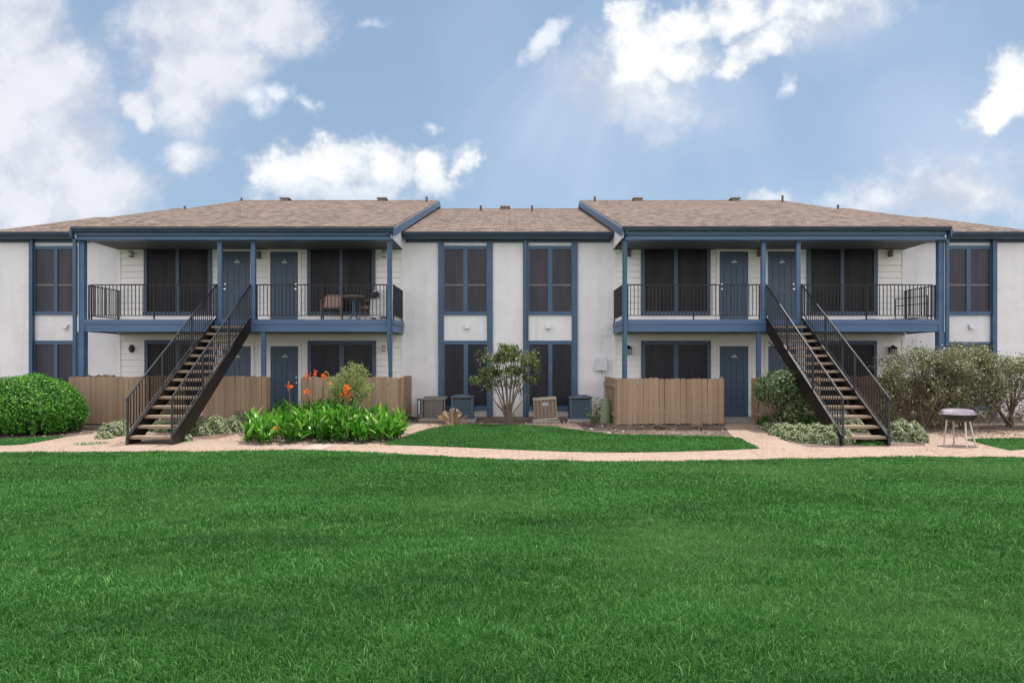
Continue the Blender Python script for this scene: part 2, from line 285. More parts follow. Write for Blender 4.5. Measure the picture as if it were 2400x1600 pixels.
# ------------------------------------------------------------------ object helpers
WO = {}
def tag(o, label=None, cat=None, group=None, kind=None):
    if label: o['label'] = label
    if cat: o['category'] = cat
    if group: o['group'] = group
    if kind: o['kind'] = kind
    return o
def thing(name, loc, label, cat, group=None):
    o = bpy.data.objects.new(name, None); COL.objects.link(o); o.location = loc; o.empty_display_size = .2
    WO[o] = Vector(loc); return tag(o, label, cat, group)
class MB:
    def __init__(s): s.v = []; s.f = []; s.mi = []; s.cur = 0; s.T = None
    def add(s, vs, fs):
        b = len(s.v)
        s.v += [(s.T @ Vector(p)) if s.T else Vector(p) for p in vs]
        for f in fs: s.f.append(tuple(i+b for i in f)); s.mi.append(s.cur)
        return s
    def box(s, x0, x1, y0, y1, z0, z1):
        x0, x1 = min(x0, x1), max(x0, x1); y0, y1 = min(y0, y1), max(y0, y1); z0, z1 = min(z0, z1), max(z0, z1)
        return s.add([(x0,y0,z0),(x1,y0,z0),(x1,y1,z0),(x0,y1,z0),(x0,y0,z1),(x1,y0,z1),(x1,y1,z1),(x0,y1,z1)],
              [(0,3,2,1),(4,5,6,7),(0,1,5,4),(1,2,6,5),(2,3,7,6),(3,0,4,7)])
    def extx(s, prof, x0, x1):      # profile of (y,z) extruded along x
        n = len(prof)
        vs = [(x0, y, z) for y, z in prof]+[(x1, y, z) for y, z in prof]
        return s.add(vs, [tuple(range(n)), tuple(range(2*n-1, n-1, -1))]+[(i, i+n, (i+1) % n+n, (i+1) % n) for i in range(n)])
    def exty(s, prof, y0, y1):      # profile of (x,z) extruded along y
        n = len(prof)
        vs = [(x, y0, z) for x, z in prof]+[(x, y1, z) for x, z in prof]
        return s.add(vs, [tuple(range(n)), tuple(range(2*n-1, n-1, -1))]+[(i, i+n, (i+1) % n+n, (i+1) % n) for i in range(n)])
    def tube(s, pts, rad, n=6, cap=True):
        pts = [Vector(p) for p in pts]
        if not isinstance(rad, (list, tuple)): rad = [rad]*len(pts)
        vs = []; fs = []
        for i, p in enumerate(pts):
            d = (pts[min(i+1, len(pts)-1)]-pts[max(i-1, 0)]).normalized()
            a = d.cross(Vector((0, 0, 1)) if abs(d.z) < .9 else Vector((0, 1, 0))).normalized(); b = d.cross(a)
            for k in range(n):
                t = 2*math.pi*k/n; vs.append(p+(a*math.cos(t)+b*math.sin(t))*rad[i])
        for i in range(len(pts)-1):
            for k in range(n): fs.append((i*n+k, i*n+(k+1) % n, (i+1)*n+(k+1) % n, (i+1)*n+k))
        if cap: fs += [tuple(range(n-1, -1, -1)), tuple(range((len(pts)-1)*n, len(pts)*n))]
        return s.add(vs, fs)
    def lathe(s, c, prof, n=20, sx=1, sy=1):   # prof (r,z)
        vs = []; fs = []
        for r, z in prof:
            for k in range(n):
                t = 2*math.pi*k/n; vs.append((c[0]+r*sx*math.cos(t), c[1]+r*sy*math.sin(t), c[2]+z))
        for i in range(len(prof)-1):
            for k in range(n): fs.append((i*n+k, i*n+(k+1) % n, (i+1)*n+(k+1) % n, (i+1)*n+k))
        fs += [tuple(range(n-1, -1, -1)), tuple(range((len(prof)-1)*n, len(prof)*n))]
        return s.add(vs, fs)
    def build(s, name, mat, parent=None, loc=None, smooth=False, bevel=0):
        o0 = WO[parent] if parent is not None else Vector((0, 0, 0))
        l = Vector(loc) if loc is not None else o0
        me = bpy.data.meshes.new(name)
        me.from_pydata([tuple(v-l) for v in s.v], [], s.f)
        for m in (mat if isinstance(mat, list) else [mat]): me.materials.append(m)
        if isinstance(mat, list): me.polygons.foreach_set('material_index', s.mi)
        if smooth: me.polygons.foreach_set('use_smooth', [True]*len(s.f))
        me.update()
        o = bpy.data.objects.new(name, me); COL.objects.link(o); o.location = l-o0
        if parent is not None: o.parent = parent
        if bevel:
            b = o.modifiers.new('bevel', 'BEVEL'); b.width = bevel; b.segments = 2; b.limit_method = 'ANGLE'
        WO[o] = l
        return o
def rep(src, parent, wloc):
    c = src.copy(); COL.objects.link(c); c.parent = parent; c.location = Vector(wloc)-WO[parent]; WO[c] = Vector(wloc); return c

def npmesh(name, V, tri=None, quad=None, var=None, mat=None, parent=None, smooth=False):
    o0 = WO[parent] if parent is not None else Vector((0, 0, 0))
    V = np.asarray(V, dtype=np.float32)-np.array(o0, dtype=np.float32)
    me = bpy.data.meshes.new(name); me.vertices.add(len(V)); me.vertices.foreach_set('co', V.ravel())
    loops = []; sizes = []
    if quad is not None and len(quad): loops.append(np.asarray(quad).ravel()); sizes.append(np.full(len(quad), 4))
    if tri is not None and len(tri): loops.append(np.asarray(tri).ravel()); sizes.append(np.full(len(tri), 3))
    loops = np.concatenate(loops).astype(np.int32); sizes = np.concatenate(sizes)
    starts = np.concatenate([[0], np.cumsum(sizes)[:-1]]).astype(np.int32)
    me.loops.add(len(loops)); me.loops.foreach_set('vertex_index', loops)
    me.polygons.add(len(sizes)); me.polygons.foreach_set('loop_start', starts)
    if smooth: me.polygons.foreach_set('use_smooth', np.ones(len(sizes), dtype=bool))
    me.update(calc_edges=True)
    if var is not None:
        a = me.attributes.new('var', 'FLOAT', 'POINT'); a.data.foreach_set('value', np.asarray(var, dtype=np.float32))
    if mat: me.materials.append(mat)
    o = bpy.data.objects.new(name, me); COL.objects.link(o)
    if parent is not None: o.parent = parent
    WO[o] = o0
    return o
def norm(a): return a/np.maximum(np.linalg.norm(a, axis=1, keepdims=True), 1e-9)
def leaves(P, Nrm, size, aspect=.5, jit=.7, up=.3, droop=None):
    """diamond leaves folded on the midrib at points P around normals Nrm -> V, tris, var"""
    n = len(P); Nn = norm(Nrm+rng.normal(0, jit, (n, 3))+np.array([0, 0, up]))
    t = norm(np.cross(Nn, rng.normal(0, 1, (n, 3)))); b = np.cross(Nn, t)
    s = size*rng.uniform(.6, 1.3, (n, 1)); w = s*aspect
    a = P-t*s*.5; c = P+t*s*.5; l = P+b*w*.5+Nn*w*.18; r = P-b*w*.5+Nn*w*.18
    V = np.stack([a, l, c, r], 1).reshape(-1, 3); i = np.arange(n)[:, None]*4
    T = np.concatenate([i+np.array([[0, 2, 1]]), i+np.array([[0, 3, 2]])])
    return V, T, np.repeat(rng.random(n), 4)
def blades(P, h, w, lean=.5):
    """bent grass blades: quad + tip triangle"""
    n = len(P); a = rng.uniform(0, 2*np.pi, n); d = np.stack([np.cos(a), np.sin(a), np.zeros(n)], 1)
    b2 = rng.uniform(0, 2*np.pi, n); s = np.stack([np.cos(b2), np.sin(b2), np.zeros(n)], 1)
    h = h[:, None]; w = w[:, None]*.5; ln = (rng.random((n, 1))*lean)
    m = P+np.array([0, 0, 1])*h*.6+d*h*ln*.4; t = P+np.array([0, 0, 1])*h*(1-ln*.35)+d*h*ln*1.3
    V = np.stack([P-s*w, P+s*w, m+s*w*.8, m-s*w*.8, t], 1).reshape(-1, 3); i = np.arange(n)[:, None]*5
    return V, i+np.array([[3, 2, 4]]), i+np.array([[0, 1, 2, 3]]), np.repeat(rng.random(n), 5)

# ================================================================== GROUND
def sheet(name, pts, dz, mat, thick=0, kind='structure'):
    bm = bmesh.new(); vs = [bm.verts.new((p[0], p[1], 0)) for p in pts]; bm.faces.new(vs)
    bmesh.ops.triangulate(bm, faces=bm.faces[:])
    for yk in (Y1, Y2):
        g = bm.verts[:]+bm.edges[:]+bm.faces[:]
        bmesh.ops.bisect_plane(bm, geom=g, plane_co=(0, yk, 0), plane_no=(0, 1, 0))
    bmesh.ops.recalc_face_normals(bm, faces=bm.faces[:])
    for f in bm.faces:
        if f.normal.z < 0: f.normal_flip()
    for v in bm.verts: v.co.z = zg(v.co.y)+dz
    me = bpy.data.meshes.new(name); bm.to_mesh(me); bm.free(); me.materials.append(mat)
    o = bpy.data.objects.new(name, me); COL.objects.link(o); WO[o] = Vector((0, 0, 0)); o['kind'] = kind
    return o
sheet('ground', [(-700, -300), (700, -300), (700, 900), (-700, 900)], 0, M['dirt'])
def curve(pts, n=8):   # catmull-rom through pixel points -> pixel points
    out = []; p = [Vector(a) for a in pts]
    for i in range(len(p)-1):
        a, b, c, d = p[max(i-1, 0)], p[i], p[i+1], p[min(i+2, len(p)-1)]
        for k in range(n):
            t = k/n; out.append(.5*((2*b)+(c-a)*t+(2*a-5*b+4*c-d)*t*t+(3*b-a-3*c+d)*t**3))
    out.append(p[-1]); return out
lowpx = curve([(-600, 1064), (0, 1062), (500, 1060), (717, 1057.6), (860, 1063), (1160, 1078), (1350, 1082), (1530, 1083), (1800, 1078.4), (2157, 1073), (2400, 1074.6), (3000, 1078)])
lowW = [G(*p) for p in lowpx]
leftpt = Vector((-60, lowW[0].y, 0)); rightpt = Vector((60, lowW[-1].y, 0))
lawn_poly = [(-60, -45), (60, -45), rightpt[:2]]+[p[:2] for p in reversed(lowW)]+[leftpt[:2]]
sheet('lawn', lawn_poly, .004, M['lawnbase'])
isl_c = curve([(900, 1043), (950, 1026), (997, 1011), (1060, 999), (1171, 996.5), (1247, 998), (1312, 1003.5), (1400, 1016), (1458, 1021), (1580, 1022), (1715, 1026), (1752, 1038), (1779, 1052)], 4)
isl_low = curve([(1779, 1052), (1675, 1056.6), (1502, 1061), (1350, 1060), (1225, 1055.5), (1052, 1048), (900, 1043)], 4)
isl = [G(*p)[:2] for p in isl_c]+[G(*p)[:2] for p in isl_low[1:-1]]
sheet('lawn_island', isl, .004, M['lawnbase'])
islL = [G(*p)[:2] for p in [(-500, 1050), (0, 1045), (51, 1043), (100, 1035), (153, 1025), (80, 1026), (0, 1031), (-500, 1030)]]
sheet('lawn_strip', islL, .004, M['lawnbase'])
islR = [G(*p)[:2] for p in [(2262, 1031), (2310, 1030), (2400, 1028), (3000, 1026), (3000, 1052), (2400, 1054), (2366, 1056.5), (2310, 1043)]]
sheet('lawn_strip', islR, .004, M['lawnbase'])
# walkway: main ribbon and branches
upL = [(-600, 1047), (0, 1045), (51, 1043), (100, 1035), (153, 1025), (235, 1013), (380, 1000), (400, 990), (430, 990), (440, 1010), (420, 1030), (500, 1030), (560, 1018), (620, 996), (640, 985), (705, 985), (715, 1000), (660, 1030), (740, 1041), (900, 1043)]
upR = isl_low[::-1][1:]
upR2 = [(1752, 1038), (1725, 1028), (1710, 1017), (1694.8, 992.6), (1779, 991), (1796, 1014), (1850, 1038), (1897, 1049), (1986, 1049), (2083, 1047), (2168, 1046), (2165, 1024), (2220, 1026), (2262, 1031), (2310, 1043), (2366, 1056.5), (2400, 1054), (3000, 1052)]
up = [G(*p) for p in upL]+[G(*p) for p in upR]+[G(*p) for p in upR2]
walk = [p[:2] for p in lowW]+[p[:2] for p in reversed(up)]
sheet('walkway', walk, .010, M['walk'])
sheet('walkway_slab', [G(*p)[:2] for p in [(705, 1057), (745, 1057), (792, 1042), (740, 1041)]], .015, M['paleconc'])
sheet('dry_soil', [G(*p)[:2] for p in [(880, 1043), (950, 1020), (1010, 1001), (1060, 995), (980, 992), (940, 1005), (860, 1041)]], .003, M['sand'])
sheet('dry_soil', [G(*p)[:2] for p in [(2180, 1023), (2262, 1030), (2400, 1026), (2700, 1024), (2700, 1006), (2400, 1008), (2230, 1005), (2170, 1015)]], .003, M['sand'])
for a, b in (((160, 1043), (130, 1062)), ((486, 1040), (478, 1060)), ((1010, 1047), (985, 1069)), ((1330, 1060), (1330, 1081)), ((1640, 1059), (1655, 1082)), ((1752, 1052), (1800, 1078)), ((2000, 1051), (2025, 1075)), ((2172, 1047), (2215, 1072)), ((1697, 1005), (1790, 1005)), ((1722, 1028), (1822, 1028))):
    A_, B_ = G(*a), G(*b); d_ = (B_-A_).normalized(); n_ = Vector((d_.y, -d_.x, 0))*.013
    sheet('walkway_joint', [(A_-n_)[:2], (B_-n_)[:2], (B_+n_)[:2], (A_+n_)[:2]], .0135, M['cedar'])
for a, b in ((-11.55, -3.25), (3.0, 11.55)):
    p = MB().box(a, b, -1.75, -.001, .02, .155).build('patio', M['conc']); tag(p, kind='structure')

# ------------------------------------------------------------------ grass blades
def inpoly(P, poly):
    x, y = P[:, 0], P[:, 1]; c = np.zeros(len(P), bool); q = np.array([(a[0], a[1]) for a in poly])
    j = len(q)-1
    for i in range(len(q)):
        xi, yi = q[i]; xj, yj = q[j]
        c ^= ((yi > y) != (yj > y)) & (x < (xj-xi)*(y-yi)/(yj-yi+1e-12)+xi); j = i
    return c
Yk = np.array([Y1, Y2])
def zgn(y): return np.clip((y-Y1)/(Y2-Y1), 0, 1)*GH
def fray(n, s=.03): return rng.normal(0, s, (n, 2))
PL = []; HL = []; WL = []
for d0, d1, dens, hh, ww in ((3.0, 5, 15000, .055, .0045), (5, 7, 10000, .055, .006), (7, 9.5, 6500, .05, .009), (9.5, 13.6, 4200, .045, .013)):
    area = .86*(d1*d1-d0*d0)+2*(d1-d0); n = int(area*dens)
    D = np.sqrt(rng.uniform(d0*d0, d1*d1, n)); x = rng.uniform(-1, 1, n)*(.86*D+1)
    p = np.stack([x, D-CAMD], 1); p = p[inpoly(p+fray(n), lawn_poly)]
    PL.append(p); HL.append(np.full(len(p), hh)); WL.append(np.full(len(p), ww))
for poly, dens in ((isl, 4500), (islL, 3500), (islR, 3500)):
    q = np.array([(a[0], a[1]) for a in poly]); lo, hi = q.min(0), q.max(0); lo[0] = max(lo[0], -14); hi[0] = min(hi[0], 14)
    n = int((hi-lo).prod()*dens); p = rng.uniform(lo, hi, (n, 2)); p = p[inpoly(p+fray(n, .025), poly)]
    PL.append(p); HL.append(np.full(len(p), .045)); WL.append(np.full(len(p), .014))
p2 = np.concatenate(PL); hh = np.concatenate(HL); ww = np.concatenate(WL)
clump = .5+.5*np.sin(p2[:, 0]*2.1+1.3*np.sin(p2[:, 1]*1.7))*np.sin(p2[:, 1]*3.1+1.1*np.sin(p2[:, 0]*2.7))
clump2 = .5+.5*np.sin(p2[:, 0]*7.3+2*np.sin(p2[:, 1]*5.1))*np.sin(p2[:, 1]*8.9+2*np.sin(p2[:, 0]*4.3))
hh = hh*(.55+.5*clump+.45*clump2)*rng.uniform(.6, 1.25, len(hh))
nt_ = 1500; Dt = np.sqrt(rng.uniform(3.2**2, 9.0**2, nt_)); tp = np.stack([rng.uniform(-1, 1, nt_)*(.86*Dt+.5), Dt-CAMD], 1)
tp = tp[inpoly(tp, lawn_poly)]; tb_ = (tp[:, None, :]+rng.normal(0, .022, (len(tp), 16, 2))).reshape(-1, 2)
p2 = np.concatenate([p2, tb_]); hh = np.concatenate([hh, rng.uniform(.06, .115, len(tb_))]); ww = np.concatenate([ww, np.full(len(tb_), .006)])
P3 = np.column_stack([p2, zgn(p2[:, 1])+.003])
V, T, Q, vr = blades(P3, hh, ww, .9)
g = npmesh('grass', V, T, Q, vr, M['grass']); tag(g, 'short bright green turf grass covering the lawn', 'grass', kind='stuff')
print('blades', len(P3))

# ================================================================== BUILDING
B = thing('apartment_building', (0, 0, 0), 'two storey white stucco apartment building with blue trim, brown shingle roofs and two balconies', 'building')
S1, S2 = .2986, .292          # roof slopes
XL0, XL1, XR0, XR1 = -11.75, -3.17, 2.95, 11.70
RZ1, RZ2 = 8.75, 8.44         # ridge heights (upper, lower)
RY1, RY2 = 9.3, 9.5
def up_z(y): return RZ1-S1*abs(y-RY1)
def lo_z(y): return RZ2-S2*abs(y-RY2)
mb = MB(); mb.extx([(0, .05), (0, lo_z(0)-.07), (RY2, RZ2-.08), (18.9, lo_z(18.9)-.08), (18.9, .05)], -15.15, 15.15)
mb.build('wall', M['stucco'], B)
MB().box(-15.17, 15.17, -.03, 18.93, -.1, .16).build('foundation', M['conc'], B)
for x0, x1 in ((XL0+.1, XL1-.1), (XR0+.1, XR1-.1)):
    MB().extx([(.002, 5.2), (.002, up_z(0)-.07), (RY1, RZ1-.08), (18.6, up_z(18.6)-.08), (18.6, 5.2)], x0, x1).build('wall', M['siding'], B)
def slab(zf, ry, y0, y1, x0, x1, th=.06):
    return MB().extx([(y0, zf(y0)-th), (y0, zf(y0)), (ry, zf(ry)), (y1, zf(y1)), (y1, zf(y1)-th), (ry, zf(ry)-th)], x0, x1)
for x0, x1 in ((XL0, XL1), (XR0, XR1)):
    slab(up_z, RY1, -2.02, 20.6, x0, x1).build('roof', M['shingle'], B)
mb = MB()
for x0, x1, y0, y1 in ((-15.2, 15.2, -.42, 4.8), (-14.75, 14.75, 4.8, 14.2), (-15.2, 15.2, 14.2, 19.4)):
    ys = [y0]+([RY2] if y0 < RY2 < y1 else [])+[y1]
    mb.extx([(y, lo_z(y)-.06) for y in ys]+[(y, lo_z(y)) for y in reversed(ys)], x0, x1)
mb.build('roof', M['shingle'], B)
# ridge caps
for x0, x1, z, y in ((XL0, XL1, RZ1, RY1), (XR0, XR1, RZ1, RY1), (-14.75, XL0, RZ2, RY2), (XL1, XR0, RZ2, RY2), (XR1, 14.75, RZ2, RY2)):
    MB().extx([(y-.15, z-.04), (y, z+.015), (y+.15, z-.04)], x0, x1).build('ridge_cap', M['shingle'], B)
# rake boards
for x, s in ((XL1, 1), (XR0, -1), (XL0, -1), (XR1, 1)):
    pr = [(y, up_z(y)-d) for y, d in ((-2.0, .03), (RY1, .03), (20.5, .03), (20.5, .26), (RY1, .26), (-2.0, .26))]
    MB().extx(pr, x+s*.002, x+s*.045).build('rake_board', M['blue'], B)
    # porch gable end, lapped white boards
    xx = x-s*.05
    MB().extx([(-1.88, 5.10), (-1.88, up_z(-1.88)-.08), (0.0, up_z(0)-.08), (0.0, 5.10)], xx-.03, xx+.0).build('porch_gable', M['white'], B)
for s in (-1, 1):
    for xr, ys in ((15.205, (-.4, 4.8)), (14.755, (4.82, RY2, 14.18)), (15.205, (14.2, 19.3))):
        pr = [(y, lo_z(y)-.02) for y in ys]+[(y, lo_z(y)-.22) for y in reversed(ys)]
        MB().extx(pr, s*xr, s*(xr+.035)).build('rake_board', M['blue'], B)
def gutter(x0, x1, y, zt, zb, name='gutter'):
    # K-style gutter: back at y, front at y-.14
    pr = [(y, zb), (y-.09, zb), (y-.10, zb+.03), (y-.14, zt-.03), (y-.14, zt), (y-.125, zt), (y-.125, zt-.02), (y, zt-.02)]
    return MB().extx(pr, x0, x1).build(name, M['gutter'], B)
for (x0, x1, dz) in ((XL0, XL1, 0), (XR0, XR1, .03)):
    gutter(x0, x1, -1.905, 5.345+dz, 5.24+dz)
    MB().box(x0+.05, x1-.05, -1.90, -1.86, 5.15+dz*.6, 5.32).build('fascia', M['blue'], B)
    MB().box(x0+(.1 if x0 > 0 else 0), x1-(.08 if x1 < 0 else 0), -1.845, -1.53, 5.045, 5.148+dz*.5).build('beam', M['blue_lit'], B, bevel=.006)
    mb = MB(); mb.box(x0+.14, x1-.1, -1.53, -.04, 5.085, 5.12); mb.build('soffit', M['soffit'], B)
for x0, x1 in ((-15.25, XL0+.02), (XL1+.03, XR0-.03), (XR1-.02, 15.25)):
    gutter(x0, x1, -.30, 5.535, 5.43)
    MB().box(x0, x1, -.298, -.26, 5.38, 5.50).build('fascia', M['gutter'], B)
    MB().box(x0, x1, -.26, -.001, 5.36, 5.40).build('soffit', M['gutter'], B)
    MB().box(max(x0, -15.15), min(x1, 15.15), -.04, -.001, 5.29, 5.358).build('frieze_board', M['gutter'], B)
# roof vents
def vent_pipe(px, yt, D, zb):
    x = X(px, D); return MB().tube([(x, Y(D), zb), (x, Y(D), Z(yt, D))], .05, 8).build('vent_pipe', M['lampbrown'], B)
for px, yt, D, up_ in ((566, 464, 29.2, 1), (433, 483, 29.2, 0), (1000, 461, 28.6, 1), (1127, 482, 28.2, 0), (1247, 482, 28.2, 0), (1394, 461, 28.6, 1), (1834, 458, 28.4, 1), (1964, 480, 29.2, 0)):
    vent_pipe(px, yt, D, (up_z if up_ else lo_z)(Y(D))-.05)
for px, D, up_ in ((669, 29.2, 1), (896, 29.2, 1), (1184, 29.3, 0), (1494, 29.2, 1), (1722, 29.2, 1)):
    x = X(px, D); z = (up_z if up_ else lo_z)(Y(D)); y = Y(D)
    MB().box(x-.15, x+.15, y-.12, y+.12, z-.05, z+.06).box(x-.21, x+.21, y-.18, y+.18, z+.06, z+.12).build('roof_vent', M['vent'], B, bevel=.01)

# siding
def siding(x0, x1, z0, z1):
    mb = MB(); e = .184; z = z0
    while z < z1-.01:
        t = min(z+e, z1); mb.extx([(-.001, z+.016), (-.037, z+.016), (-.026, t), (-.001, t)], x0, x1); z += e
    return mb
for a, b in ((281, 943), (1440, 2116)):
    xa, xb = X(a), X(b)
    for z0, z1 in ((.162, 2.60), (2.95, 5.08)):
        siding(xa, xb, z0, z1).build('siding', M['siding'], B)
        for x in (xa, xb): MB().box(x-.045, x+.045, -.05, -.0015, z0, z1).build('corner_board', M['white'], B)
    MB().box(xa+.05, xb-.05, -.047, -.012, 2.42, 2.578).build('frieze_board', M['siding'], B)
    MB().box(xa+.05, xb-.05, -.047, -.012, 5.03, 5.079).build('frieze_board', M['siding'], B)
# windows
def window(x0, x1, y0, y1, panes, rail=None, off=0.0, mat='panea', label=None):
    """outer frame and screens in pixel coordinates on the wall plane; off = depth of the cladding there"""
    X0, X1, Z1, Z0 = X(x0), X(x1), Z(y0), Z(y1)
    yf = -off-.05; pt, pb = Z(panes[0][2]), Z(panes[0][3])
    xs = [(X(p[0]), X(p[1])) for p in panes]
    mb = MB(); mb.box(X0, X1, yf, -off*.3-.002, pt, Z1); mb.box(X0, X1, yf-.012, -off*.3-.002, Z0, pb)
    edges = [X0]+[e for p in xs for e in p]+[X1]
    for i in range(0, len(edges), 2): mb.box(edges[i], edges[i+1], yf+.003 if 0 < i < len(edges)-2 else yf, -off*.3-.002, pb, pt)
    w = mb.build('window', M['blue_shade' if off else 'blue'], B)
    if label: w['label'] = label
    for a, b in xs:
        MB().box(a, b, -off-.02, -off-.008, pb, pt).build('pane', M[mat], w)
        if rail: MB().box(a, b, -off-.032, -off-.0205, Z(rail+1.4), Z(rail-1.4)).build('sash_rail', M['acrim'] if rail != 892 else M['black'], w)
    return w
U = (584.8, 730); 
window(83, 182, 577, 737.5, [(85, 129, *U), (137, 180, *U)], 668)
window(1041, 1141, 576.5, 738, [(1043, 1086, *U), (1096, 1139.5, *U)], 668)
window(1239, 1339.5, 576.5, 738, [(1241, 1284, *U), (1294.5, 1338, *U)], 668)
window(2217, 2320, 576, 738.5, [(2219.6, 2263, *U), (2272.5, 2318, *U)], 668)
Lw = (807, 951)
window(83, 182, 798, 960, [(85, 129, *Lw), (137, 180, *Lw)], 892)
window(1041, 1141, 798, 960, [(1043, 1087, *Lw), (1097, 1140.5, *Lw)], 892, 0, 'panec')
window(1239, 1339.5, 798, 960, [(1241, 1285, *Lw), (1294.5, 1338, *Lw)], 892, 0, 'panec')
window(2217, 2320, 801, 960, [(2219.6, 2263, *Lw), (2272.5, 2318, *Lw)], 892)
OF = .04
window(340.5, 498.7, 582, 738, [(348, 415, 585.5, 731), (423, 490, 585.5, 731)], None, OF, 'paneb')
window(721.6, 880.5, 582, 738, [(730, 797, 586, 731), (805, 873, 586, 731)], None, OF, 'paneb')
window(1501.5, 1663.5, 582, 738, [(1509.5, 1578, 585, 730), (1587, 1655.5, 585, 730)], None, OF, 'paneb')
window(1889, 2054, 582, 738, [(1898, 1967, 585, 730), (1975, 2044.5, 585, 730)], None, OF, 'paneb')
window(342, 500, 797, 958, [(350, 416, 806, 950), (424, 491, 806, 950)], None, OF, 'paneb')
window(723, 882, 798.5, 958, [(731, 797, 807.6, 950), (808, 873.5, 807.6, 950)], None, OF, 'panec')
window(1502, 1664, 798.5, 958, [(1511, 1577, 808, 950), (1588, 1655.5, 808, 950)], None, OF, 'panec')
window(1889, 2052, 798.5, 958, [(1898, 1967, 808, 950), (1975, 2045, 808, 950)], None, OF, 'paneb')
# pilasters: blue vertical boards either side of the tall window bays
for a, b in ((70.5, 82), (1027.5, 1040.5), (1141.5, 1155), (1226, 1238.5), (1340, 1353.5), (2320.5, 2334)):
    MB().box(X(a), X(b), -.065, -.0015, .165, 5.288).build('pilaster', M['blue'], B, bevel=.005)
def spout(x, y, z0, z1, w=.075, kick=0):
    return MB().box(x-w/2, x+w/2, y-.06, y, z0, z1).build('downspout', M['blue'], B, bevel=.012)
spout(X(1231, 20.1), -.07, .12, 5.44); spout(X(74, 20.1), -.07, .12, 5.44); spout(X(2329, 20.1), -.07, .12, 5.44)
# dryer vents
for px in (1094.5, 1284.5, 156, 2274):
    x = X(px); MB().extx([(-.002, Z(771)), (-.002, Z(759)), (-.04, Z(759.5)), (-.12, Z(768)), (-.12, Z(770.5))], x-.065, x+.065).build('dryer_vent', M['boxgrey'], B)

# text helper: returns verts/faces of flat lettering facing the camera
def text_geo(s, size, x, y, z):
    cu = bpy.data.curves.new('t', 'FONT'); cu.body = s; cu.size = size; cu.align_x = 'CENTER'; cu.resolution_u = 2; cu.extrude = .001
    ob = bpy.data.objects.new('t', cu); COL.objects.link(ob); dg_ = bpy.context.evaluated_depsgraph_get(); me = ob.evaluated_get(dg_).to_mesh()
    vs = [(x+v.co.x, y-v.co.z, z+v.co.y) for v in me.vertices]; fs = [tuple(reversed(p.vertices)) for p in me.polygons]
    ob.evaluated_get(dg_).to_mesh_clear(); bpy.data.objects.remove(ob); bpy.data.curves.remove(cu)
    return vs, fs
# doors
def door(x0, x1, y0, z0, knob_right, num, trimy=8):
    X0, X1, Z1 = X(x0), X(x1), Z(y0); Z0 = z0; off = OF
    tm = MB(); tw = .085
    tm.box(X0-tw, X0, -off-.05, -.012, Z0, Z1+tw); tm.box(X1, X1+tw, -off-.05, -.012, Z0, Z1+tw); tm.box(X0, X1, -off-.048, -.012, Z1, Z1+tw)
    w = X1-X0; h = Z1-Z0; ys = -off-.004
    d = MB(); d.box(X0, X1, ys, -.013, Z0, Z1)
    st = .12*w/.82; mid = .11*w/.82; pw = (w-2*st-mid)/2
    rows = [(.115, .42), (.455, .795), (.84, .945)] # lower, middle, top panels (fractions of height)
    fr = -off-.018
    for a, b in ((X0, X0+st), (X0+st+pw, X1-st-pw), (X1-st, X1)): d.box(a, b, fr, ys, Z0, Z1)
    zz = [0]+[f for r_ in rows for f in r_]+[1]
    for i in range(0, len(zz), 2):
        for a, b in ((X0+st, X0+st+pw), (X1-st-pw, X1-st)): d.box(a, b, fr, ys, Z0+h*zz[i], Z0+h*zz[i+1])
    for r0, r1 in rows:
        for a, b in ((X0+st, X0+st+pw), (X1-st-pw, X1-st)): d.box(a+.035, b-.035, fr+.003, ys, Z0+h*r0+.035, Z0+h*r1-.035)
    do = d.build('door', M['door'], B)
    tm.build('trim', M['white'], do)
    kx = X1-.07 if knob_right else X0+.07
    for kz, r in ((Z0+.98, .033), (Z0+1.13, .028)):
        k = MB(); k.T = Matrix.Translation((kx, fr, kz)) @ Matrix.Rotation(R(90), 4, 'X'); k.lathe((0, 0, 0), [(r, 0), (r, .012), (r*.5, .02), (r*.5, .035), (r*.95, .045), (r, .06), (r*.6, .07)] if r > .03 else [(r, 0), (r, .02), (r*.6, .025)], 12)
        k.build('door_knob' if r > .03 else 'deadbolt', M['chrome'], do, smooth=False)
    cx = (X0+X1)/2+.01; pz = Z0+h*.862
    n = MB(); n.cur = 0; n.box(cx-.085, cx+.085, fr-.012, fr, pz-.045, pz+.055)
    n.cur = 1; n.box(cx-.085, cx+.085, fr-.0145, fr-.012, pz-.045, pz-.015)
    v, f = text_geo(num, .07, cx, fr-.0135, pz-.004); n.add(v, f)
    n.build('number_plate', [M['plate'], M['platew']], do)
    return do
DU, DL = 2.93, .17
door(524.5, 589.5, 590, DU, False, '208'); door(635.4, 700.5, 590.5, DU, True, '207')
door(1684.5, 1751.7, 590, DU, False, '206'); door(1797, 1863, 590, DU, True, '205')
door(526, 590.6, 811, DL, False, '107'); door(636, 701, 811, DL, True, '108')
door(1684.5, 1751.7, 811, DL, False, '106'); door(1798, 1864, 811, DL, True, '105')

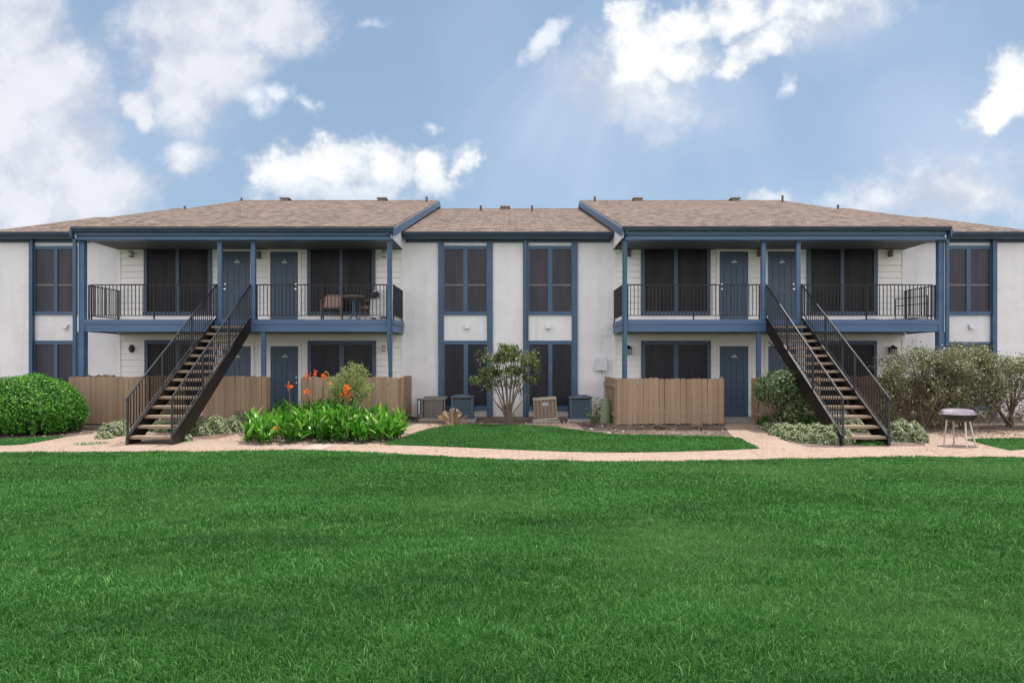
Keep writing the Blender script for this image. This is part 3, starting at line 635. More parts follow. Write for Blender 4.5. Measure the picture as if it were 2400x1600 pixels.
# balconies
def balcony(xa, xb):
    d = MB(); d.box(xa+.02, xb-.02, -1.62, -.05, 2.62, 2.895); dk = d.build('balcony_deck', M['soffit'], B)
    MB().box(xa+.03, xb-.03, -1.6, -.052, 2.896, 2.915).build('floor', M['deckfloor'], dk)
    f = MB(); f.box(xa-.03, xb+.03, -1.67, -1.621, 2.79, 2.915); f.box(xa-.03, xa+.0195, -1.62, -.05, 2.79, 2.915); f.box(xb-.0195, xb+.03, -1.62, -.05, 2.79, 2.915)
    f.box(xa-.01, xb+.01, -1.65, -1.6215, 2.585, 2.789); f.box(xa-.01, xa+.018, -1.62, -.05, 2.585, 2.789); f.box(xb-.018, xb+.01, -1.62, -.05, 2.585, 2.789)
    f.build('fascia', M['blue_lit'], dk)
balcony(-11.65, -3.21); balcony(3.0, 11.65)
def post(x, y, z0, z1, w=.12): return MB().box(x-w/2, x+w/2, y-w/2, y+w/2, z0, z1).build('post', M['blue_lit'], B, bevel=.01)
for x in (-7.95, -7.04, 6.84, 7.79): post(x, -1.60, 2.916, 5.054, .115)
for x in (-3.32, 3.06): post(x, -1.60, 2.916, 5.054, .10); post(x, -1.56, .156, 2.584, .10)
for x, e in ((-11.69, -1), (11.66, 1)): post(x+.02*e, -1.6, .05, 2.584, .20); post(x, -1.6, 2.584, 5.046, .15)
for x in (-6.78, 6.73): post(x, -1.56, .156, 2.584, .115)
for x in (-3.33, 3.07, -11.83, 11.775):
    if x == -3.33:
        MB().box(x-.045, x+.045, -1.76, -1.69, 2.5, 5.2).build('downspout', M['blue'], B, bevel=.012)
        MB().tube([(x-.02, -1.725, 2.52), (x+.07, -1.72, .9), (x+.1, -1.7, .1)], .045, 6).build('downspout', M['blue'], B)
    else: MB().box(x-.045, x+.045, -1.76, -1.69, .1, 5.2).build('downspout', M['blue'], B, bevel=.012)
    MB().tube([(x, -1.95, 5.26), (x, -1.95, 5.21), (x, -1.74, 5.1)], .035, 6).build('downspout', M['blue'], B)
ball = None
def railing(p0, p1, z0=3.03, z1=3.86, parent=B, deckz=2.916, step=.1):
    global ball
    p0, p1 = Vector(p0), Vector(p1); d = p1-p0; Ln = d.length; u = d.normalized(); alongx = abs(u.x) > .5
    mb = MB()
    def bar(z, r):
        if alongx: mb.box(p0.x, p1.x, p0.y-r, p0.y+r, z-r*.6, z+r*.6)
        else: mb.box(p0.x-r, p0.x+r, p0.y, p1.y, z-r*.6, z+r*.6)
    bar(z1, .02); bar(z0, .016)
    npst = max(1, round(Ln/1.9))
    for i in range(npst+1):
        q = p0+d*(i/npst); q += u*(.022 if i == 0 else (-.022 if i == npst else 0)); mb.box(q.x-.016, q.x+.016, q.y-.016, q.y+.016, deckz, z1)
    o = mb.build('railing', M['black'], parent, loc=(p0.x, p0.y, deckz))
    n = int(Ln/step)
    for i in range(1, n):
        q = p0+d*(i/n)
        if ball is None:
            ball = MB().box(-.0085, .0085, -.0085, .0085, z0, z1).build('baluster', M['black'], o, loc=(0, 0, 0)); ball.location = Vector((q.x, q.y, 0))-WO[o]
        else: rep(ball, o, (q.x, q.y, 0))
    return o
yr = -1.60
railing((-11.48, yr, 0), (-8.02, yr, 0)); railing((-6.97, yr, 0), (-3.39, yr, 0)); railing((-11.6, -1.5, 0), (-11.6, -.03, 0)); railing((-3.24, -1.55, 0), (-3.24, -.03, 0))
railing((3.13, yr, 0), (6.76, yr, 0)); railing((7.86, yr, 0), (11.45, yr, 0)); railing((3.02, -1.55, 0), (3.02, -.03, 0)); railing((11.6, -1.5, 0), (11.6, -.03, 0))

# ================================================================== STAIRS
def staircase(xa, xb, label):
    yt, yb = -1.69, Y(14.36); n = 15; rise = (2.916)/n; run = (yb-yt)/(n-1)   # run negative (towards camera)
    t = thing('staircase', ((xa+xb)/2, yb, 0), label, 'staircase', 'outside stairs up to the balconies')
    # stringers: C channels
    sl = 2.916/(yt-yb)*1.0
    y0, z0s = yb-.10, -.0; 
    def line(y): return (y-yb)*(n-1)/n*2.916/(yt-yb)+rise      # nosing line
    for x, s in ((xa, 1), (xb, -1)):
        mb = MB(); top, bot = .07, .23
        A = (yb-.06, line(yb-.06)+top); Bp = (yt, line(yt)+top-.04); C_ = (yt, line(yt)-bot-.09); 
        yfoot = yb-.02
        pr = [(yb-.12, .0), (yb-.12, line(yb-.12)+top), Bp, C_, (yb+.28, 0.0)]
        mb.extx(pr, x, x+s*.012)
        # flanges
        ux = Vector((0, yt-(yb-.12), Bp[1]-pr[1][1])).normalized()
        f0 = Vector((x, yb-.12, pr[1][1])); f1 = Vector((x, yt, Bp[1])); g0 = Vector((x, yb+.28, 0)); g1 = Vector((x, yt, C_[1]))
        for a, b, o_ in ((f0, f1, -.012), (g0, g1, .012)):
            mb.add([(a.x, a.y, a.z), (a.x+s*.06, a.y, a.z), (b.x+s*.06, b.y, b.z), (b.x, b.y, b.z), (a.x, a.y, a.z+o_), (a.x+s*.06, a.y, a.z+o_), (b.x+s*.06, b.y, b.z+o_), (b.x, b.y, b.z+o_)],
                   [(0, 1, 2, 3), (7, 6, 5, 4), (0, 4, 5, 1), (1, 5, 6, 2), (2, 6, 7, 3), (3, 7, 4, 0)])
        mb.build('stringer', M['stringer'], t)
    tr = None
    for i in range(n-1):
        y = yb+(yt-yb)*i/(n-1); z = rise*(i+1)
        if tr is None:
            tr = MB().box(xa+.014, xb-.014, -.02, .27, -.06, 0).build('tread', M['tread'], t, loc=(0, 0, 0), bevel=.008); tr.location = Vector((0, y, z))-WO[t]
        else: rep(tr, t, (0, y, z))
    br = None
    for x in (xa+.03, xb-.03):
        hr = MB(); yA, yB = yb-.10, yt+.06
        zA, zB = .98+rise*.2, 3.87
        hr.tube([(x, yA-.06, zA-.05), (x, yA, zA), (x, yB, zB)], .021, 6)
        lz = lambda y: zA+(zB-zA)*(y-yA)/(yB-yA)
        lo = lambda y: line(y)+.16
        hr.tube([(x, yA, lo(yA)), (x, yB-.05, lo(yB-.05))], .014, 4)
        for k in range(4):
            y = yA+(yB-.03-yA)*k/3; hr.box(x-.018, x+.018, y-.018, y+.018, line(y)-.02 if k else .02, lz(y))
        o = hr.build('handrail', M['railblack'], t)
        m = 38
        for k in range(1, m):
            y = yA+(yB-yA)*k/m
            b = MB().box(x-.008, x+.008, y-.008, y+.008, lo(y), lz(y)).build('baluster', M['black'], o) if br is None else None
            if b is not None: br = b; bry = y; brx = x
            else: c = br.copy(); COL.objects.link(c); c.parent = o; c.location = Vector((x-brx, y-bry, (lo(y)-lo(bry))))
    # diagonal braces under the treads
    MB().tube([(xa+.1, yt+.05, 2.3), (xb-.1, yb+1.2, .55)], .018, 5).build('brace', M['black'], t)
    return t
staircase(-8.06, -7.07, 'black steel staircase with open tan treads beside the orange canna flowers')
staircase(6.88, 7.90, 'black steel staircase with open tan treads beside the rounded viburnum bush')

# ================================================================== FENCES
def fence(label, segs, zt, zb=.13, post_ends=()):
    c = segs[0][0]; t = thing('wooden_fence', (c[0], c[1], zg(c[1])), label, 'fence', 'brown picket fences round the patios')
    for (p0, p1) in segs:
        p0, p1 = Vector((*p0, 0)), Vector((*p1, 0)); d = p1-p0; Ln = d.length; u = d.normalized(); nn = Vector((u.y, -u.x, 0))
        if nn.y > .3 : nn = -nn
        mb = MB(); k = max(1, round(Ln/.142)); w = Ln/k
        for i in range(k):
            g_ = random.uniform(.004, .010); jz = random.uniform(-.018, .018); jb = random.uniform(-.02, .02); jn = random.uniform(-.004, .006); tl = random.uniform(-.006, .006)
            a, b = i*w+g_/2, (i+1)*w-g_/2; h0 = zb+jb; h1 = zt+jz; cc = .028
            prof = [(a, h0), (b, h0), (b+tl, h1-cc), (b+tl-cc*.6, h1-.006), ((a+b)/2+tl, h1), (a+tl+cc*.6, h1-.006), (a+tl, h1-cc)]
            vs = [p0+u*s_+nn*(jn)+Vector((0, 0, z)) for s_, z in prof]+[p0+u*s_+nn*(jn+.018)+Vector((0, 0, z)) for s_, z in prof]; m_ = len(prof)
            mb.add(vs, [tuple(range(m_-1, -1, -1)), tuple(range(m_, 2*m_))]+[(i_, (i_+1) % m_, (i_+1) % m_+m_, i_+m_) for i_ in range(m_)])
        mb.build('panel', M['cedar'], t)
        rb = MB()
        for z in (zb+.2, zt-.25):
            q = [p0-nn*.008, p1-nn*.008, p1-nn*.046, p0-nn*.046]
            rb.add([v+Vector((0, 0, z+dz)) for dz in (0, .085) for v in q], [(0, 3, 2, 1), (4, 5, 6, 7), (0, 1, 5, 4), (1, 2, 6, 5), (2, 3, 7, 6), (3, 0, 4, 7)])
        rb.build('rail', M['cedar'], t)
    pts = {(round(p[0], 2), round(p[1], 2)) for s in segs for p in s if p[1] < -.2}
    for x, y in pts:
        MB().box(x-.045+.06*(0 if x == 0 else -math.copysign(1, x)*0), x+.045, y+.05, y+.14, 0, zt-.04).build('post', M['cedar'], t)
    return t
YF = Y(17.94)
fence('brown picket fence between the round green bush and the left stairs', [((-11.64, YF), (-9.62, YF)), ((-9.62, YF+.02), (-9.62, -.1)), ((-11.64, YF+.02), (-11.64, -.2))], 1.39)
fence('short brown picket fence between the left stairs and the open blue door', [((-8.1, YF), (-6.44, YF))], 1.40)
fence('brown picket fence behind the orange canna flowers', [((-5.52, YF), (-2.98, YF)), ((-2.98, YF+.02), (-2.98, -.06)), ((-5.52, YF+.02), (-5.52, -1.0))], 1.37)
fence('wide brown picket fence beside the green utility pedestal', [((2.74, YF), (5.55, YF)), ((2.74, YF+.02), (2.74, -.06)), ((5.55, YF+.02), (5.55, -1.9))], 1.335)
fence('brown picket fence behind the rounded viburnum bush', [((6.56, YF), (8.1, YF)), ((6.56, YF+.02), (6.56, -1.75))], 1.36)
fence('brown picket fence between the right stairs and the big sparse shrub', [((9.86, YF), (11.64, YF)), ((9.86, YF+.02), (9.86, -.1))], 1.36)
# bottles on a ledge behind the fence
for px, m, h, lab in ((2029, 'pink', .16, 'pink plastic bottle standing behind the right fence'), (2016, 'greyb', .10, 'small grey jar standing behind the right fence beside a pink bottle')):
    x = X(px, 19.6); z = 1.22
    o = MB().lathe((x, Y(19.6), z), [(.045, 0), (.048, .02), (.045, h*.7), (.02, h*.85), (.02, h)], 10).build('bottle' if m == 'pink' else 'jar', M[m], loc=(x, Y(19.6), z)); tag(o, lab, 'bottle' if m == 'pink' else 'jar')
x0_ = X(1995, 19.6); tb = thing('patio_table', (x0_+.3, Y(19.6), .155), 'small dark table standing behind the right fence under a pink bottle', 'table')
MB().box(x0_, x0_+.62, Y(19.45), Y(19.8), 1.18, 1.22).build('tabletop', M['dark'], tb)
for a in (x0_+.04, x0_+.58):
    for b_ in (Y(19.49), Y(19.76)): MB().box(a-.015, a+.015, b_-.015, b_+.015, .156, 1.179).build('leg', M['dark'], tb)

# ================================================================== WALL LAMPS
def lamp_box(px, py, wpx, hpx, label):
    x, z = X(px), Z(py); w, h = wpx*.012625, hpx*.012625
    t = thing('wall_lamp', (x, -.04, z), label, 'wall lamp', 'lamps on the apartment walls')
    MB().box(x-w*.35, x+w*.35, -.06, -.036, z-h*.4, z+h*.4).build('back_plate', M['lampbrown'], t)
    MB().box(x-w/2, x+w/2, -.17, -.0605, z+h*.32, z+h/2).box(x-w/2, x+w/2, -.17, -.0605, z-h/2, z-h*.4).build('cap', M['lampbrown'], t, bevel=.008)
    MB().box(x-w*.44, x+w*.44, -.16, -.065, z-h*.4, z+h*.32).build('lamp_shade', M['lampglass'] if wpx < 9 else M['lampbrown'], t, bevel=.01)
lamp_box(311, 597, 8, 14, 'small square lamp on the upper left wall beside the leftmost balcony window')
lamp_box(609, 599, 11, 16, 'bronze lamp between doors 208 and 207')
lamp_box(901, 597, 8, 14, 'small pale lamp behind the inner post of the left balcony')
lamp_box(1473, 595, 9, 15, 'small pale lamp behind the inner post of the right balcony')
lamp_box(1777, 595, 10, 15, 'pale lamp between doors 206 and 205')
lamp_box(2082.5, 595.5, 9, 15, 'small square lamp at the outer end of the right balcony wall')
lamp_box(901, 817, 7, 13, 'small lamp on the lower wall beside the canna flower bed window')
x, z = X(310.5), Z(817)
t = thing('wall_lamp', (x, -.04, z), 'dark oval bulkhead lamp on the lower wall left of the stairs', 'wall lamp', 'lamps on the apartment walls')
mb = MB(); mb.T = Matrix.Translation((x, -.035, z)) @ Matrix.Rotation(R(90), 4, 'X'); mb.lathe((0, 0, 0), [(.085, 0), (.085, .03), (.07, .05)], 20, 1, 1.35); mb.build('back_plate', M['dark'], t)
mb = MB(); mb.T = Matrix.Translation((x, -.035, z)) @ Matrix.Rotation(R(90), 4, 'X'); mb.lathe((0, 0, 0.051), [(.062, 0), (.06, .03), (.045, .055), (.015, .065)], 20, 1, 1.4); mb.build('lens', M['acgrey'], t, smooth=True)
def lantern(px, py, label):
    x, z = X(px), Z(py); t = thing('wall_lantern', (x, -.04, z), label, 'wall lamp', 'lamps on the apartment walls')
    MB().box(x-.05, x+.05, -.055, -.036, z-.08, z+.1).build('back_plate', M['dark'], t)
    mb = MB(); yy = -.15
    for a in (-.075, 0, .075):
        mb.box(x+a-.008, x+a+.008, yy-.083, yy-.067, z-.12, z+.03); mb.box(x+a-.008, x+a+.008, yy+.067, yy+.083, z-.12, z+.03)
    for zz in (-.12, -.045, .03): mb.box(x-.085, x+.085, yy-.084, yy+.084, z+zz-.008, z+zz+.008) if zz != -.045 else mb.box(x-.083, x+.083, yy-.0835, yy-.068, z+zz-.006, z+zz+.006)
    mb.build('frame', M['dark'], t)
    MB().box(x-.06, x+.06, yy-.06, yy+.06, z-.11, z+.02).build('glass', M['lampglass'], t)
    mb = MB(); q = .105; b = [(x-q, yy-q, z+.04), (x+q, yy-q, z+.04), (x+q, yy+q*.9, z+.04), (x-q, yy+q*.9, z+.04), (x, yy, z+.15)]; mb.add(b, [(3, 2, 1, 0), (0, 1, 4), (1, 2, 4), (2, 3, 4), (3, 0, 4)]); mb.build('roof', M['dark'], t)
lantern(2086, 820, 'black lantern with a peaked cap on the lower wall above the sparse shrub')
lantern(1471, 820, 'black lantern on the lower wall behind the right inner post')
# electric box with conduit, wall trim line, pedestal
x0, x1 = X(1393.5), X(1421); t = thing('electric_box', ((x0+x1)/2, 0, Z(868)), 'white electric box with a conduit on the stucco wall beside the wide fence', 'electric box')
MB().box(x0, x1, -.14, -.001, Z(867), Z(838.5)).build('cabinet', M['boxgrey'], t, bevel=.01)
MB().box(x0-.01, x1+.01, -.15, -.141, Z(868), Z(837)).build('cover', M['boxgrey'], t, bevel=.006)
MB().tube([(X(1414), -.07, Z(868.5)), (X(1414.5), -.07, .2)], .022, 8).build('conduit', M['boxgrey'], t)
mb = MB(); mb.box(X(1407.5), X(1409), -.012, -.001, Z(836.5), Z(786)); mb.box(X(1409), X(1437), -.012, -.001, Z(787.5), Z(786)); mb.box(X(1438), X(1440), -.013, -.001, Z(985), Z(786)); mb.build('cable_trim', M['boxgrey'], t)
p = G(1419, 989); t = thing('utility_pedestal', p, 'tapered green utility pedestal beside the wide brown fence', 'utility pedestal')
MB().lathe(p, [(.15, -.02), (.148, .26), (.155, .265), (.153, .28), (.12, .60)], 20, 1, .85).build('body', M['pedestal'], t, smooth=False)
MB().lathe(p+Vector((0, 0, .601)), [(.127, 0), (.127, .03), (.09, .05)], 20, 1, .85).build('cap', M['pedestal'], t)

# ================================================================== CONDENSERS
def condenser(px0, px1, ytop, D, kind, label, tilt=0, depth=.6):
    x0, x1 = X(px0, D), X(px1, D); yy = Y(D); zb0 = zg(yy); h = Z(ytop, D)-zb0-.07; cx = (x0+x1)/2; w = x1-x0
    t = thing('air_conditioner', (cx, yy, zb0), label, 'air conditioner', 'condenser units along the wall')
    pad = MB().box(cx-w*.62, cx+w*.62, yy-.12, yy+depth+.1, zb0-.05, zb0+.065).build('concrete_pad', M['conc'], t, bevel=.01)
    Tm = Matrix.Translation((cx, yy, zb0+.066)) @ Matrix.Rotation(R(tilt), 4, 'Y') @ Matrix.Rotation(R(0), 4, 'Z')
    def part(fn, name, mat, **k):
        mb = MB(); mb.T = Tm; fn(mb); return mb.build(name, mat, t, **k)
    W2 = w/2
    if kind == 'louvre':      # grey-brown with fine horizontal louvres and open top
        def rr(r, n=6):
            pts = []
            for (sx_, sy_, a0) in ((1, 0, 0), (1, 1, 0)): pass
            return pts
        def body(mb):
            c = .07
            prof = [(-W2+c, 0), (W2-c, 0), (W2, c), (W2, depth-c), (W2-c, depth), (-W2+c, depth), (-W2, depth-c), (-W2, c)]
            n = 8; vs = [(a, b, z) for z in (.03, h-.05) for a, b in prof]; mb.add(vs, [(i, (i+1) % n, (i+1) % n+n, i+n) for i in range(n)])
        part(body, 'coil', M['acgrey'])
        def louv(mb):
            k = 14
            for i in range(k):
                z = .05+(h-.12)*i/k; mb.box(-W2+.06, W2-.06, -.012, -.001, z, z+.012); mb.box(W2+.001, W2+.012, .06, depth-.06, z, z+.012); mb.box(-W2-.012, -W2-.001, .06, depth-.06, z, z+.012)
            for a in (-W2, -W2*.25, W2-.02): mb.box(a, a+.02, -.018, -.0125, .02, h-.04)
        part(louv, 'louvre', M['acrim'])
        def rim(mb): mb.box(-W2-.02, W2+.02, -.03, depth+.02, 0, .03); mb.box(-W2-.02, W2+.02, -.03, .03, h-.05, h-.01); mb.box(-W2-.02, -W2+.04, .03, depth-.03, h-.05, h-.01); mb.box(W2-.04, W2+.02, .03, depth-.03, h-.05, h-.01); mb.box(-W2-.02, W2+.02, depth-.03, depth+.02, h-.05, h+.02)
        part(rim, 'rim', M['acrim'], bevel=.006)
        part(lambda mb: mb.box(-W2-.14, -W2-.03, .02, .14, .1, h-.02), 'control_box', M['acblue'], bevel=.006)
        part(lambda mb: mb.tube([(-W2-.08, .0, .12), (-W2-.08, -.02, .35), (-W2-.08, 0, .5)], .018, 6), 'conduit', M['boxgrey'])
        part(lambda mb: mb.tube([(-W2-.08, -.02, .12), (-W2-.12, -.05, .03), (-W2-.3, -.06, .05), (-W2-.42, .0, .12), (-W2-.36, .02, .02), (-W2-.2, .0, .0)], .02, 6), 'hose', M['dark'])
    elif kind == 'slat':
        part(lambda mb: mb.box(-W2+.03, W2-.03, .03, depth-.03, .03, h-.05), 'coil', M['dark'])
        def sl(mb):
            k = 10
            for i in range(k):
                z = .06+(h-.15)*i/k
                mb.extx([(.0, z), (.028, z+.035), (.03, z+.03), (.004, z-.004)], -W2+.06, W2-.06)
                mb.box(W2-.028, W2-.002, .06, depth-.06, z, z+.03); mb.box(-W2+.002, -W2+.028, .06, depth-.06, z, z+.03)
        part(sl, 'louvre', M['acblue'])
        def fr_(mb):
            mb.box(-W2, W2, 0, depth, 0, .045)
            for a, b in ((-W2, 0), (W2-.06, 0), (-W2, depth-.06), (W2-.06, depth-.06)): mb.box(a, a+.06, b, b+.06, .0455, h-.056)
        part(fr_, 'frame', M['acblue'], bevel=.008)
        part(lambda mb: mb.box(-W2-.02, W2+.02, -.02, depth+.02, h-.055, h), 'top_cover', M['acblue'], bevel=.02)
        part(lambda mb: mb.lathe((0, depth/2, h+.001), [(W2*.8, 0), (W2*.7, .03), (W2*.1, .045)], 20), 'fan_guard', M['acblue'])
        if px0 < 1200: part(lambda mb: mb.box(W2+.0005, W2+.004, .2, .32, h-.24, h-.16), 'label', M['badger'])
    else:
        part(lambda mb: mb.box(-W2+.02, W2-.02, .02, depth-.02, .03, h-.05), 'coil', M['acfin'])
        def grid(mb):
            for i in range(7): a = -W2+w*(i)/6.0; mb.box(a-.006, a+.006, -.004, .006, .03, h-.05)
            for j in range(9): z = .05+(h-.1)*j/8; mb.box(-W2, W2, -.0055, .004, z-.006, z+.006)
            for i in range(1, 7): b = depth*i/6; mb.box(W2-.006, W2+.004, b-.006, b+.006, .03, h-.05); mb.box(-W2-.004, -W2+.006, b-.006, b+.006, .03, h-.05)
            for j in range(9): z = .05+(h-.1)*j/8; mb.box(W2-.004, W2+.0055, 0, depth, z-.006, z+.006); mb.box(-W2-.0055, -W2+.004, 0, depth, z-.006, z+.006)
        part(grid, 'wire_guard', M['actan'])
        part(lambda mb: mb.box(-W2-.02, W2+.02, -.02, depth+.02, h-.06, h), 'top_cover', M['paleconc'], bevel=.02)
        part(lambda mb: mb.box(-W2-.02, W2+.02, -.02, depth+.02, 0, .035), 'base', M['actan'], bevel=.008)
        part(lambda mb: mb.box(-.07, .07, -.02, -.0065, h-.2, h-.14), 'badge', M['badgew'])
        part(lambda mb: mb.box(-.055, .055, -.0225, -.0205, h-.182, h-.158), 'badge', M['badgeb'])
    return t
condenser(989, 1043, 932, 18.9, 'louvre', 'grey brown air conditioner with fine louvres beside the fence behind the canna bed')
condenser(1057, 1109, 928, 18.75, 'slat', 'dark blue slatted air conditioner behind the cut dry stump')
condenser(1254, 1306, 932, 18.6, 'tan', 'tan air conditioner with wire grid leaning on its concrete pad', tilt=-4)
condenser(1336, 1388, 929, 18.8, 'slat', 'dark blue slatted air conditioner behind the small leafy sprout', tilt=-1.5)

# ================================================================== BALCONY THINGS
FZ = 2.916
def chair(cx, cy, ang, label):
    t = thing('patio_chair', (cx, cy, FZ), label, 'chair', 'chairs on the left balcony')
    Tm = Matrix.Translation((cx, cy, FZ)) @ Matrix.Rotation(R(ang), 4, 'Z')
    def part(fn, name, mat, **k): mb = MB(); mb.T = Tm; fn(mb); return mb.build(name, mat, t, **k)
    part(lambda m: m.box(-.25, .25, -.24, .22, .36, .42), 'seat', M['wicker'], bevel=.02)
    part(lambda m: m.add([(-.24, .2, .44), (.24, .2, .44), (.24, .25, .44), (-.24, .25, .44), (-.2, .3, .74), (.2, .3, .74), (.2, .34, .74), (-.2, .34, .74)], [(3, 2, 1, 0), (4, 5, 6, 7), (0, 1, 5, 4), (1, 2, 6, 5), (2, 3, 7, 6), (3, 0, 4, 7)]), 'backrest', M['cushion'])
    part(lambda m: m.tube([(-.27, .22, .40), (-.25, .3, .66), (-.17, .35, .77), (.17, .35, .77), (.25, .3, .66), (.27, .22, .40)], .02, 6), 'back_frame', M['wicker'])
    for s in (-1, 1):
        part(lambda m: m.tube([(s*.27, -.22, .0), (s*.27, -.22, .58), (s*.27, .0, .62), (s*.26, .28, .62)], .016, 6), 'arm', M['wicker'])
        part(lambda m: m.tube([(s*.25, .2, .36), (s*.27, .26, 0)], .016, 6), 'leg', M['dark'])
chair(X(777, 19.3), Y(19.35), 8, 'tan wicker patio chair with pink cushion left of the round balcony table')
chair(X(868, 19.5), Y(19.45), -62, 'tan wicker patio chair right of the round balcony table beside the covered grill')
tx, ty = X(831, 19.3), Y(19.2)
t = thing('patio_table', (tx, ty, FZ), 'round balcony table with tan rim and teal pedestal between two patio chairs', 'table')
MB().lathe((tx, ty, FZ+.66), [(.31, 0), (.335, .01), (.335, .03), (.31, .04)], 28).build('tabletop', M['wicker'], t)
mb = MB()
for k in range(4):
    a = R(45+90*k); c, s = math.cos(a), math.sin(a); P_ = lambda r, z: (tx+c*r, ty+s*r, FZ+z)
    mb.tube([P_(.25, .655), (tx+c*.12, ty+s*.12, FZ+.64), P_(.04, .55), P_(.035, .25), P_(.09, .12), P_(.23, .0)], .013, 6)
mb.build('pedestal', M['teal'], t)
gx, gy = X(893, 19.4), Y(19.3)
t = thing('covered_grill', (gx, gy, FZ), 'balcony grill draped in a white cover with a black lid corner showing', 'grill')
mb = MB(); prof = [(.30, .10), (.29, .3), (.27, .55), (.25, .70), (.22, .80), (.14, .87), (.02, .89)]
vs = []; n_ = 28
for r_, z in prof:
    for k in range(n_):
        a = 2*math.pi*k/n_; rr_ = r_*(1+.07*math.sin(5*a+z*3)+.04*math.sin(9*a)); q = max(abs(math.cos(a)), abs(math.sin(a)))**.5
        vs.append((gx+rr_*math.cos(a)/q*.95, gy+rr_*math.sin(a)/q*.8, FZ+z+.02*math.sin(4*a)*(z < .2)))
mb.add(vs, [(i*n_+k, i*n_+(k+1) % n_, (i+1)*n_+(k+1) % n_, (i+1)*n_+k) for i in range(len(prof)-1) for k in range(n_)]+[tuple(range((len(prof)-1)*n_, len(prof)*n_))]); mb.build('cover', M['cover'], t, smooth=True)
mb = MB(); mb.T = Matrix.Translation((gx-.12, gy-.2, FZ+.73)) @ Matrix.Rotation(R(-14), 4, 'Y'); mb.box(-.12, .12, -.1, .1, -.09, .07); mb.build('lid', M['dark'], t, bevel=.03)
for a in (-.2, .2): MB().tube([(gx+a, gy-.1, FZ+.11), (gx+a, gy-.1, FZ)], .015, 6).build('leg', M['dark'], t)
for a in (-.2, .2):
    mb = MB(); mb.T = Matrix.Translation((gx+a, gy+.12, FZ+.05)) @ Matrix.Rotation(R(90), 4, 'Y'); mb.lathe((0, 0, -.015), [(.05, 0), (.05, .03)], 12); mb.build('wheel', M['dark'], t)
# metal rack on the right balcony
Dk = 19.25; xa, xb = X(2101, Dk), X(2162, Dk); yk = Y(Dk)
t = thing('metal_rack', ((xa+xb)/2, yk, FZ), 'black metal rack leaning at the outer end of the right balcony', 'rack')
mb = MB(); ya = yk+.05; yb_ = yk-.3
for z in (.62, .42): mb.tube([(xa, ya, FZ+z), (xb, yb_, FZ+z+.06)], .012, 5)
mb.tube([(xa, ya, FZ+.05), (xb, yb_, FZ+.05)], .012, 5); mb.build('crossbar', M['black'], t)
for f in (0, .33, .95): x = xa+(xb-xa)*f; y = ya+(yb_-ya)*f; MB().tube([(x, y, FZ), (x, y, FZ+.64+.06*f)], .014, 5).build('upright', M['black'], t)
mb = MB(); x0, x1 = X(2005, 18.9), X(2150, 18.9)
nx = 24
vs = []
for j in range(2):
    for i in range(nx+1): u = i/nx; vs.append((x0+(x1-x0)*u, Y(18.85)+.35*j, FZ+.012+.03*abs(math.sin(u*7+j))*(1-.4*j)))
for j in range(2):
    for i in range(nx+1): u = i/nx; vs.append((x0+(x1-x0)*u, Y(18.85)+.35*j, FZ+.002))
k_ = nx+1
mb.add(vs, [(i, i+1, i+1+k_, i+k_) for i in range(nx)]+[(i+1+2*k_, i+2*k_, i+3*k_, i+1+3*k_) for i in range(nx)]+[(i+2*k_, i+1+2*k_, i+1, i) for i in range(nx)])
tag(mb.build('folded_tarp', M['acrim'], loc=(x0, Y(18.85), FZ)), 'crumpled grey tarp lying on the right balcony floor', 'tarp')

# ================================================================== BARBECUE ON THE WALK
D = 14.2; cx, cy = X(2246, D), Y(D); gz = .012
t = thing('charcoal_grill', (cx, cy, gz), 'low round charcoal grill with a shiny lid standing on the walkway', 'grill')
mb = MB(); ybot = .53
mb.lathe((cx+.05, cy, .53), [(.20, 0), (.27, .03), (.335, .11), (.36, .125), (.36, .14), (.32, .135)], 36, 1, .62); mb.build('bowl', M['dark'], t, smooth=False)
mb = MB(); mb.T = Matrix.Translation((cx-.02, cy, .665)) @ Matrix.Rotation(R(1.5), 4, 'Y')
mb.lathe((0, 0, 0), [(.375, 0), (.375, .012), (.34, .018), (.335, .07), (.30, .105), (.16, .125), (.0001, .128)], 36, 1, .62); mb.build('lid', M['lid'], t, smooth=False)
mb = MB(); mb.tube([(cx-.13, cy, .78), (cx-.12, cy, .845), (cx-.05, cy, .87), (cx+.03, cy, .865), (cx+.08, cy, .83), (cx+.08, cy, .78)], .009, 6); mb.build('handle', M['dark'], t)
for px, py, tpx, dy in ((2212, 1042, 2225, .12), (2236, 1039, 2243, .17), (2266, 1048, 2257, -.1), (2287, 1046, 2271, -.02)):
    b = G(px, py); b.z = gz
    MB().tube([(X(tpx, D), cy+dy*.7, .55), tuple(b)], .017, 6).build('leg', M['alu'], t)

# ================================================================== PLANTS
def ell_shell(c, r, n, lo=.86, hi=1.05, zmin=-.55, bumps=0):
    p = norm(rng.normal(0, 1, (n*2, 3))); p = p[p[:, 2] > zmin][:n]
    nr = p/np.array(r)
    s = rng.uniform(lo, hi, (len(p), 1))
    if bumps:
        s = s*(1+bumps*(np.sin(p[:, :1]*9+p[:, 2:]*7)+np.sin(p[:, 1:2]*11+2*p[:, :1]*3))*.5)
    return np.array(c)+p*np.array(r)*s, norm(nr)
def join(parts):
    V = []; T = []; A = []; o = 0
    for v, t_, a in parts: V.append(v); T.append(t_+o); A.append(a); o += len(v)
    return np.concatenate(V), np.concatenate(T), np.concatenate(A)
